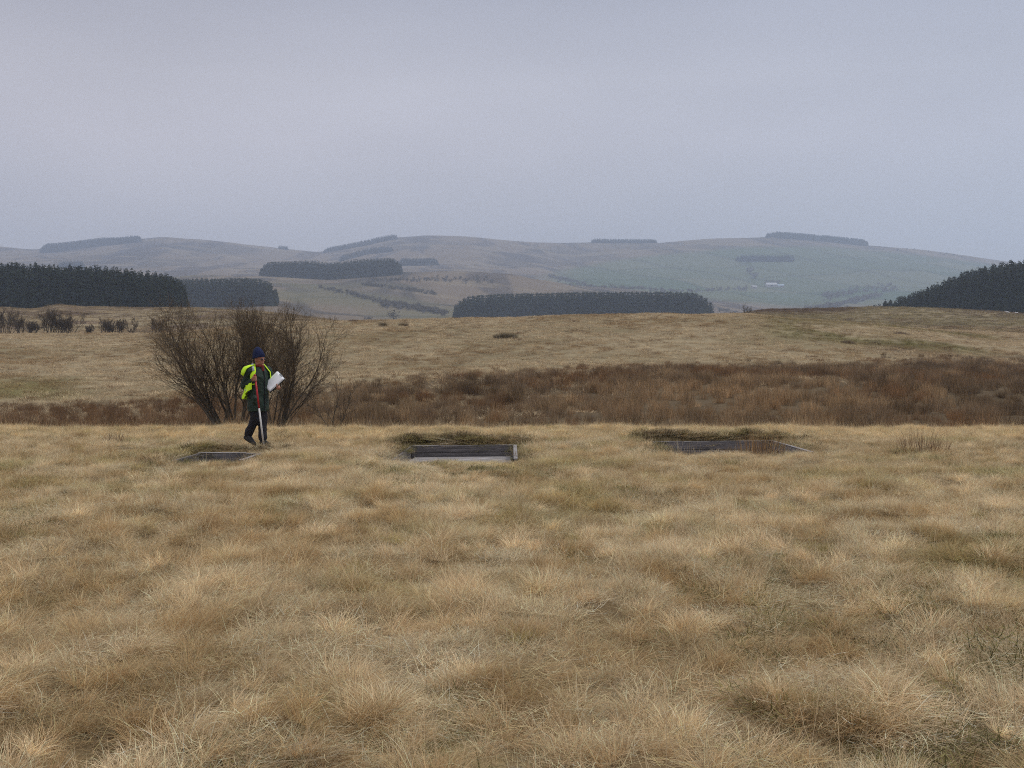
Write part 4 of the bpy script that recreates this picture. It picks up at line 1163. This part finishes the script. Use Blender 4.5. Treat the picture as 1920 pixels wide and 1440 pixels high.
def fuse(name, bm, mat, parent, voxel, wrinkle=0.0, wsc=9.0, smooth_it=4, seed=0):
    """union of the overlapping volumes as one continuous skin"""
    bmesh.ops.recalc_face_normals(bm, faces=bm.faces)
    me = bpy.data.meshes.new(name); bm.to_mesh(me); bm.free()
    o = bpy.data.objects.new(name, me); COL.objects.link(o)
    m_ = o.modifiers.new("r", 'REMESH'); m_.mode = 'VOXEL'; m_.voxel_size = voxel; m_.use_smooth_shade = True
    s = o.modifiers.new("s", 'SMOOTH'); s.factor = 0.5; s.iterations = smooth_it
    dg = bpy.context.evaluated_depsgraph_get(); dg.update()
    me2 = bpy.data.meshes.new_from_object(o.evaluated_get(dg))
    o.modifiers.clear(); o.data = me2; bpy.data.meshes.remove(me); me2.name = name
    if wrinkle:
        n = len(me2.vertices); co = np.zeros(n * 3, dtype=np.float32); me2.vertices.foreach_get("co", co); co = co.reshape(-1, 3)
        no = np.zeros(n * 3, dtype=np.float32); me2.vertices.foreach_get("normal", no); no = no.reshape(-1, 3)
        a = fbm(co[:, 0] * wsc + co[:, 1] * wsc * .8, co[:, 2] * wsc * 1.7 + co[:, 1] * wsc, seed, 3) - 0.5
        co = co + no * (a * 2 * wrinkle)[:, None]
        me2.vertices.foreach_set("co", co.astype(np.float32).ravel()); me2.update()
    me2.polygons.foreach_set("use_smooth", np.ones(len(me2.polygons), dtype=bool))
    me2.materials.clear(); me2.materials.append(mat)
    o.parent = parent
    return o
per = empty("person", (PX, PY, PZ))
tag(per, "person in navy woolly hat and yellow hi-vis vest over dark green jacket, walking", "person")
A3 = np.array
# joints
pel = A3([-.045, 0, .93]); ch = A3([-.035, 0, 1.22]); nb_ = A3([-.015, -.005, 1.43])
ph = math.radians(62); fh = A3([math.sin(ph), -math.cos(ph), 0]); rh = A3([-math.cos(ph), -math.sin(ph), 0]); upv = A3([0, 0, 1.])
hc = A3([0.0, -.02, 1.575])
sR = A3([-.155, -.15, 1.375]); eR = A3([-.275, -.05, 1.09]); wR = A3([-.075, -.215, 1.19]); hR = A3([-.035, -.245, 1.225])
sL = A3([.105, .15, 1.385]); eL = A3([.185, .17, 1.12]); wL = A3([.265, .03, 1.065]); hL = A3([.305, -.03, 1.085])
kR = A3([-.075, -.075, .50]); aR = A3([-.235, .02, .19]); tR = A3([-.115, -.075, .05])
kL = A3([.035, .01, .51]); aL = A3([.045, -.03, .10]); tL = A3([.14, -.115, .045])
hipR = A3([-.105, -.075, .92]); hipL = A3([.015, .075, .92])
rod_top = A3([-.018, -.285, 1.315]); rod_bot = A3([.135, -.30, -.03])
rodv = (rod_bot - rod_top) / np.linalg.norm(rod_bot - rod_top)
def rod_at(z): return rod_top + rodv * ((z - rod_top[2]) / rodv[2])

# body: one skin from head to feet
bm = bmesh.new()
ax = (rh, fh, upv)
ellipsoid(bm, hc + A3([0, 0, .02]), ax, (.074, .095, .105))
ellipsoid(bm, hc + fh * .025 + A3([0, 0, -.055]), ax, (.054, .066, .062))          # jaw
ellipsoid(bm, hc + fh * .078 + A3([0, 0, -.100]), ax, (.022, .020, .020), 10)       # chin
capsule(bm, hc + fh * .090 + A3([0, 0, .012]), hc + fh * .108 + A3([0, 0, -.022]), .009, .014, 8)   # nose
capsule(bm, hc + fh * .083 - rh * .02 + A3([0, 0, -.058]), hc + fh * .083 + rh * .02 + A3([0, 0, -.058]), .009, .009, 8)   # lips
capsule(bm, hc + fh * .082 - rh * .035 + A3([0, 0, .026]), hc + fh * .082 + rh * .035 + A3([0, 0, .026]), .010, .010, 8)   # brow
for s in (-1, 1):
    ellipsoid(bm, hc + rh * s * .076 - fh * .008 + A3([0, 0, -.01]), ax, (.010, .018, .030), 10)    # ears
    ellipsoid(bm, hc + rh * s * .040 + fh * .060 + A3([0, 0, -.025]), ax, (.022, .022, .020), 10)   # cheeks
chain(bm, [nb_ - A3([0, 0, .06]), hc - fh * .02 - A3([0, 0, .05])], [.065, .055])
loft(bm, [(pel - A3([0, 0, .08]), .14, .10), (pel, .165, .115), (pel + A3([0, 0, .15]), .14, .10), (ch, .165, .115), (ch + A3([0, 0, .12]), .165, .10), (nb_, .07, .06)])
chain(bm, [sR, eR, wR], [.055, .045, .030]); chain(bm, [sL, eL, wL], [.055, .045, .030])
chain(bm, [hipR, kR, aR], [.085, .058, .042]); chain(bm, [hipL, kL, aL], [.085, .058, .042])
chain(bm, [aR, tR], [.04, .03]); chain(bm, [aL, tL], [.04, .03])
# right hand round the rod
def hand(bm, wr, palm, fingers, thumb):
    capsule(bm, wr, palm, .026, .034, 10)
    for f in fingers: chain(bm, f, [.0105, .010, .0095, .0085][:len(f)])
    chain(bm, thumb, [.013, .012, .010])
fs = []
for i in range(4):
    c = rod_at(1.272 - i * .021); back = rv * 0
    k = [A3([-.042, .012, -.004 - .002 * i]), A3([-.030, -.026 + .002 * i, 0]), A3([.006, -.030, 0]), A3([.024, -.004, 0])]
    fs.append([c + q for q in k])
pc = rod_at(1.238) + A3([-.045, .02, 0])
hand(bm, wR, pc, fs, [pc + A3([.005, -.01, .02]), rod_at(1.285) + A3([-.022, .005, .012]), rod_at(1.295) + A3([.008, -.020, .014])])
# left hand under the clipboard, thumb on the sheet
bc = A3([.258, .02, 1.160])
bt = A3([1, -.32, 0]); bt /= np.linalg.norm(bt)
bnorm = A3([-bt[1], bt[0], 0]); bnorm = -bnorm if bnorm[1] > 0 else bnorm; bup = upv * math.cos(.5) - bnorm * math.sin(.5); bnorm = bnorm * math.cos(.5) + upv * math.sin(.5)       # towards the camera
long_ = bt * .64 + bup * .77; short_ = -bt * .77 + bup * .64
long_ /= np.linalg.norm(long_); short_ /= np.linalg.norm(short_)
hp = bc + bt * .075 - bup * .078      # where the edge is gripped
fs = []
for i in range(4):
    o_ = hp + long_ * (.03 - .021 * i)
    fs.append([o_ - short_ * .035 - bnorm * .012, o_ - short_ * .012 - bnorm * .022, o_ + short_ * .022 - bnorm * .020, o_ + short_ * (.045 - .004 * i) - bnorm * .016])
pl = hp - short_ * .052 - bnorm * .010
hand(bm, wL, pl, fs, [pl + bnorm * .012 + long_ * .01, hp - short_ * .018 + bnorm * .024 + long_ * .016, hp + short_ * .020 + bnorm * .020 + long_ * .018])
fuse("body", bm, M_SKIN, per, 0.0055, 0, 1, 2)

# trousers
bm = bmesh.new()
chain(bm, [hipR, kR, kR * .4 + aR * .6, aR + A3([.01, 0, .02])], [.105, .085, .078, .076])
chain(bm, [hipL, kL, kL * .4 + aL * .6, aL + A3([0, 0, .05])], [.105, .085, .078, .078])
loft(bm, [(pel - A3([0, 0, .12]), .17, .13), (pel, .175, .13), (pel + A3([0, 0, .1]), .16, .12)])
fuse("trousers", bm, M_TROUS, per, 0.009, 0.011, 8, 3, 2)
# boots
for nm, a_, t_ in (("boot", aR, tR), ("boot", aL, tL)):
    bm = bmesh.new()
    dr = (t_ - a_); dr2 = dr.copy(); dr2[2] = 0; dr2 /= np.linalg.norm(dr2)
    heel = a_ - dr2 * .035 - A3([0, 0, .045]) if a_[2] < .12 else a_ - dr2 * .02 + A3([-.03, 0, -.05])
    chain(bm, [a_ + A3([0, 0, .09]), a_ + A3([0, 0, .0])], [.055, .052])
    chain(bm, [a_ - A3([0, 0, .01]), t_], [.050, .040]); chain(bm, [heel, t_ + dr2 * .03 - A3([0, 0, .008])], [.042, .038])
    chain(bm, [a_, heel], [.048, .042])
    fuse(nm, bm, M_BOOT, per, 0.007, 0.002, 20, 2, 3)
# jacket
bm = bmesh.new()
def tc_(z): return A3([-.045 + .028 * (z - .6) / .8, 0, z])
loft(bm, [(tc_(.635), .205, .165), (tc_(.72), .212, .168), (tc_(.85), .205, .158), (tc_(1.0), .195, .148), (tc_(1.12), .195, .146), (tc_(1.25), .202, .142), (tc_(1.34), .190, .125), (tc_(1.405), .135, .10), (tc_(1.45), .085, .085)])
chain(bm, [sR + A3([.015, 0, -.01]), eR, wR - (wR - eR) * .06], [.083, .070, .052])
chain(bm, [sL + A3([-.015, 0, -.01]), eL, wL - (wL - eL) * .06], [.083, .070, .052])
loft(bm, [(nb_ - A3([0, 0, .03]), .085, .088), (nb_ + A3([0, 0, .035]), .072, .078)])
capsule(bm, tc_(.88) + rv * .15 + fv * .09, tc_(.80) + rv * .15 + fv * .095, .055, .05)        # pocket
fuse("jacket", bm, M_JACKET, per, 0.009, 0.013, 7, 3, 7)
# zip line down the front
def surf(th, z, extra=0.0):
    zs = [.635, .72, .85, 1.0, 1.12, 1.25, 1.34, 1.405, 1.45]
    w = np.interp(z, zs, [.205, .212, .205, .195, .195, .202, .190, .135, .085]) + extra
    dd = np.interp(z, zs, [.165, .168, .158, .148, .146, .142, .125, .10, .085]) + extra
    return tc_(z) + rv * w * math.sin(th) + fv * dd * math.cos(th)
V, q = tube(np.array([surf(-0.12, z, 0.006) for z in np.linspace(.66, 1.40, 12)]), np.full(12, .009), 5)
link("zip_flap", mesh_np("zip_flap", V, q, M_TROUS, True), per)
# scarf
bm = bmesh.new()
for k in range(14):
    a = k / 14 * 6.283; a2 = (k + 1) / 14 * 6.283
    c1 = nb_ + A3([0.005, 0, .03]) + rh * .066 * math.sin(a) + fh * (.070 * math.cos(a) + .01); c2 = nb_ + A3([0.005, 0, .03]) + rh * .066 * math.sin(a2) + fh * (.070 * math.cos(a2) + .01)
    capsule(bm, c1, c2, .024, .024, 8)
capsule(bm, nb_ + fh * .085 + A3([0, 0, .025]), nb_ + fh * .10 - A3([0, 0, .05]), .030, .026, 8)
fuse("scarf", bm, M_SCARF, per, 0.006, 0.005, 25, 1, 5)
# hat
bm = bmesh.new()
prof = [(.000, .092, .108), (.035, .094, .110), (.075, .091, .106), (.115, .080, .092), (.15, .062, .070), (.178, .040, .044), (.195, .018, .020)]
seg = 36; rings = []
hb = hc + A3([-.004, 0, .035]); til = fh * .0
for (z, w, dd) in prof:
    rings.append([bm.verts.new(hb - fh * (.012 + z * .12) + rh * w * (1 + .018 * (i % 2)) * math.sin(i / seg * 6.2832) + fh * dd * (1 + .018 * (i % 2)) * math.cos(i / seg * 6.2832) + upv * (z + .022 * math.cos(i / seg * 6.2832) * (1 - z / .2))) for i in range(seg)])
for i in range(len(rings) - 1):
    for j in range(seg): bm.faces.new((rings[i][j], rings[i][(j+1) % seg], rings[i+1][(j+1) % seg], rings[i+1][j]))
bm.faces.new(rings[-1]); bm.faces.new(rings[0][::-1])
ho = bm_obj("woolly_hat", bm, M_HAT, per)
for pl_ in ho.data.polygons: pl_.use_smooth = True
bm = bmesh.new(); rings = []
for (z, k_) in ((-.004, 1.0), (-.008, 1.05), (.02, 1.085), (.046, 1.06), (.05, 1.0)):
    rings.append([bm.verts.new(hb - fh * .012 + rh * .094 * k_ * (1 + .015 * (i % 2)) * math.sin(i / seg * 6.2832) + fh * .110 * k_ * (1 + .015 * (i % 2)) * math.cos(i / seg * 6.2832) + upv * (z + .022 * math.cos(i / seg * 6.2832))) for i in range(seg)])
for i in range(len(rings) - 1):
    for j in range(seg): bm.faces.new((rings[i][j], rings[i][(j+1) % seg], rings[i+1][(j+1) % seg], rings[i+1][j]))
bm_obj("turn_up", bm, M_HAT, ho)
# glasses
bm = bmesh.new()
for s in (-1, 1): ellipsoid(bm, hc + rh * s * .033 + fh * .092 + A3([0, 0, .004]), ax, (.025, .006, .018), 12)
capsule(bm, hc + fh * .098 - rh * .01 + upv * .01, hc + fh * .098 + rh * .01 + upv * .01, .003, .003, 6)
for s in (-1, 1): capsule(bm, hc + rh * s * .057 + fh * .088 + upv * .01, hc + rh * s * .079 + upv * .012, .003, .003, 6)
bm_obj("dark_glasses", bm, M_GLASS, per)
# vest: open at the front, blown back, cut away at the arms
def vest_patch(t0, t1, zt, zb, nt_, nz, ex, keep=None, flare=0.0):
    bm = bmesh.new(); g_ = {}
    for i in range(nt_ + 1):
        th = t0 + (t1 - t0) * i / nt_
        a, b = zt(th), zb(th)
        for j in range(nz + 1):
            z = b + (a - b) * j / nz
            w = ex + 0.008 * math.sin(th * 9 + z * 21) + 0.007 * math.sin(th * 17 - z * 13)
            fl = flare * (1 - j / nz) ** 1.5 * (1 + .4 * math.sin(th * 6))
            g_[i, j] = (surf(th, z, w + fl), th, z)
    vv = {}
    def gv(k):
        if k not in vv: vv[k] = bm.verts.new(g_[k][0])
        return vv[k]
    for i in range(nt_):
        for j in range(nz):
            if keep and not all(keep(*g_[q][1:]) for q in ((i, j), (i+1, j), (i+1, j+1), (i, j+1))): continue
            bm.faces.new([gv(q) for q in ((i, j), (i+1, j), (i+1, j+1), (i, j+1))])
    return bm
def solid(o, t): 
    m_ = o.modifiers.new("thickness", 'SOLIDIFY'); m_.thickness = t; m_.offset = 1
    for pl_ in o.data.polygons: pl_.use_smooth = True
    return o
R90 = math.pi / 2
def arm_keep(th, z):
    for s in (1, -1):
        dz = (z - 1.27); dt = (th * s - R90) * 0.2
        if th * s > 0 or True:
            tt_ = th if s > 0 else 2 * math.pi + (-R90) - (-R90) - 0
    # right arm hole centred on th=90deg, left one on th=270deg
    for c_ in (R90, 3 * R90):
        if ((th - c_) * .2 / .085) ** 2 + ((z - 1.255) / .135) ** 2 < 1: return False
    return True
zt = lambda th: 1.415
zb = lambda th: float(np.interp(th, [1.0, 1.5, 2.1, 2.8, 4.0, 5.2], [1.05, .97, .86, .84, .88, 1.1]))
vest = solid(bm_obj("hi_vis_vest", vest_patch(1.02, 5.15, zt, zb, 70, 40, .030, arm_keep, .045), M_VEST, per), .006)
# cap over the right shoulder and strap edges
def strap(name, pts, w, mat, parent, t=.006, nrm=None):
    bm = bmesh.new(); prev = None
    pts = [np.array(p) for p in pts]
    for i, p in enumerate(pts):
        d_ = pts[min(i+1, len(pts)-1)] - pts[max(i-1, 0)]; d_ /= np.linalg.norm(d_)
        nn_ = nrm[i] if nrm is not None else (p - tc_(1.22)); nn_ = nn_ / np.linalg.norm(nn_)
        sd = np.cross(d_, nn_); sd /= np.linalg.norm(sd)
        ww = w[i] if hasattr(w, '__len__') else w
        cur = [bm.verts.new(p + sd * ww / 2 * k + nn_ * (.010 * (1 - k * k))) for k in (-1, -.5, 0, .5, 1)]
        if prev:
            for k in range(4): bm.faces.new((prev[k], prev[k+1], cur[k+1], cur[k]))
        prev = cur
    return solid(bm_obj(name, bm, mat, parent), t)
tr_ = [surf(1.05, 1.12, .030), surf(1.05, 1.20, .034), surf(1.02, 1.29, .036), surf(.98, 1.36, .046), sR * .6 + nb_ * .4 + A3([0.0, -.02, .085]), surf(2.2, 1.38, .045), surf(2.25, 1.28, .035)]
nr_ = [fv + rv, fv + rv, fv * .8 + rv, fv * .5 + rv * .5 + upv, upv * 1.5 + rv * .3, upv - fv, -fv]
strap("vest_strap", tr_, [.075, .075, .08, .085, .10, .09, .09], M_VEST, vest, .006, nr_)
tr2 = [p + A3([-.0, -.012, .012]) for p in tr_[3:6]]
strap("reflective_strip", tr2, [.045, .05, .045], M_REFL, vest, .003, nr_[3:6])
cap = [sR + A3([-.085, -.02, -.065]), sR + A3([-.07, -.045, .03]), sR + A3([-.01, -.05, .085])]
strap("shoulder_flap", [sR * .55 + nb_ * .45 + A3([0, -.01, .078]), sR + upv * .086 - rv * .01, sR + rv * .066 - fv * .02 + upv * .052, sR + rv * .090 - fv * .045 - upv * .01, sR + rv * .10 - fv * .07 - upv * .075], [.11, .13, .13, .12, .09], M_VEST, vest, .006, [upv, upv + rv * .3, rv + upv, rv + upv * .3, rv])
tl_ = [surf(-.95, 1.15, .02), surf(-.95, 1.25, .026), surf(-.92, 1.34, .030), sL * .6 + nb_ * .4 + A3([0, -.02, .078])]
strap("vest_strap", tl_, [.04, .045, .05, .06], M_VEST, vest, .006, [fv - rv, fv - rv, fv - rv + upv * .5, upv])
bt_ = [surf(t, 1.02 + .0 * t, .048) for t in np.linspace(1.35, 4.9, 26)]
strap("reflective_strip", bt_, .045, M_REFL, vest, .003)

# ranging rod
def seg_tube(name, a, b, r, mat, parent):
    V, q = tube(np.array([a, a * .5 + b * .5, b]), np.array([r, r, r]), 12)
    n = len(V); V = np.concatenate([V, [a, b]])
    t1 = np.array([[n, (i+1) % 12, i] for i in range(12)]); t2 = np.array([[n+1, 24 + i, 24 + (i+1) % 12] for i in range(12)])
    return link(name, mesh_np(name, V, [q, t1, t2], mat, True), parent)
rod = empty("ranging_rod", (PX, PY, PZ)); tag(rod, "red and white striped ranging rod held upright in the person's hand", "ranging rod")
seg_tube("red_band", rod_at(1.32), rod_at(1.262), .0165, M_RED, rod)
seg_tube("white_band", rod_at(1.2615), rod_at(1.195), .0165, M_WHITE, rod)
seg_tube("red_band", rod_at(1.1945), rod_at(.705), .0165, M_RED, rod)
seg_tube("white_band", rod_at(.7045), rod_at(.10), .0165, M_WHITE, rod)
V, q = tube(np.array([rod_at(.0995), rod_at(.06), rod_at(-.04)]), np.array([.017, .012, .003]), 10)
link("steel_point", mesh_np("steel_point", V, q, M_REFL, True), rod)
# clipboard
clip = empty("clipboard", (PX, PY, PZ)); tag(clip, "dark clipboard with white sheets held in the person's left hand", "clipboard")
def slab(name, c, hl, hs, t, mat, off, parent, wave=0.0, nx=10, ny=8):
    V = []; rngs = random.Random(hash(name) % 97)
    for side in (1, -1):
        for i in range(nx + 1):
            for j in range(ny + 1):
                a = (i / nx * 2 - 1); b = (j / ny * 2 - 1)
                p = c + long_ * hl * a + short_ * hs * b + bnorm * (off + side * t / 2 + wave * math.sin(a * 2.3 + 1) * math.cos(b * 2.0) + wave * max(0, a * b) * 1.5)
                V.append(p)
    m_ = (nx + 1) * (ny + 1); Q = []
    idx = lambda s, i, j: s * m_ + i * (ny + 1) + j
    for i in range(nx):
        for j in range(ny):
            Q.append((idx(0, i, j), idx(0, i+1, j), idx(0, i+1, j+1), idx(0, i, j+1))); Q.append((idx(1, i, j), idx(1, i, j+1), idx(1, i+1, j+1), idx(1, i+1, j)))
    for i in range(nx):
        Q.append((idx(0, i, 0), idx(1, i, 0), idx(1, i+1, 0), idx(0, i+1, 0))); Q.append((idx(0, i, ny), idx(0, i+1, ny), idx(1, i+1, ny), idx(1, i, ny)))
    for j in range(ny):
        Q.append((idx(0, 0, j), idx(0, 0, j+1), idx(1, 0, j+1), idx(1, 0, j))); Q.append((idx(0, nx, j), idx(1, nx, j), idx(1, nx, j+1), idx(0, nx, j+1)))
    return link(name, mesh_np(name, np.array(V), np.array(Q), mat, True), parent)
slab("board", bc - short_ * .004, .188, .118, .005, M_BOARDK, 0, clip)
slab("paper_sheet", bc + short_ * .006, .178, .113, .003, M_PAPER, .009, clip, .004)
slab("paper_sheet", bc + short_ * .014 + long_ * -.004, .172, .110, .002, M_PAPER, .018, clip, .006)
bm = bmesh.new(); box(bm, -.04, .04, -.006, .006, -.012, .012)
o = bm_obj("metal_clip", bm, M_REFL, clip, 0.002)
mt = Matrix((tuple(short_), tuple(bnorm), tuple(long_))).transposed().to_4x4(); mt.translation = Vector(bc + long_ * .172 + bnorm * .018); o.matrix_local = mt

# ------------------------------------------------------------------ air
zmin = float(RZ.min()) - 12; zmax = 292.0
bm = bmesh.new(); box(bm, -2900, 2900, -62, 3060, zmin - 1, zmax)
mh = bpy.data.materials.new("haze"); mh.use_nodes = True
t = mh.node_tree; t.nodes.clear()
o_ = t.nodes.new("ShaderNodeOutputMaterial"); pv = t.nodes.new("ShaderNodeVolumePrincipled")
pv.inputs['Color'].default_value = (0.69, 0.80, 1.0, 1)
pv.inputs['Density'].default_value = 0.00036
pv.inputs['Anisotropy'].default_value = 0.3
t.links.new(pv.outputs[0], o_.inputs['Volume'])
hz = bm_obj("haze", bm, mh); tag(hz, kind='stuff')
hz.display_type = 'WIRE'
print("terrain z range", RZ.min(), RZ.max())
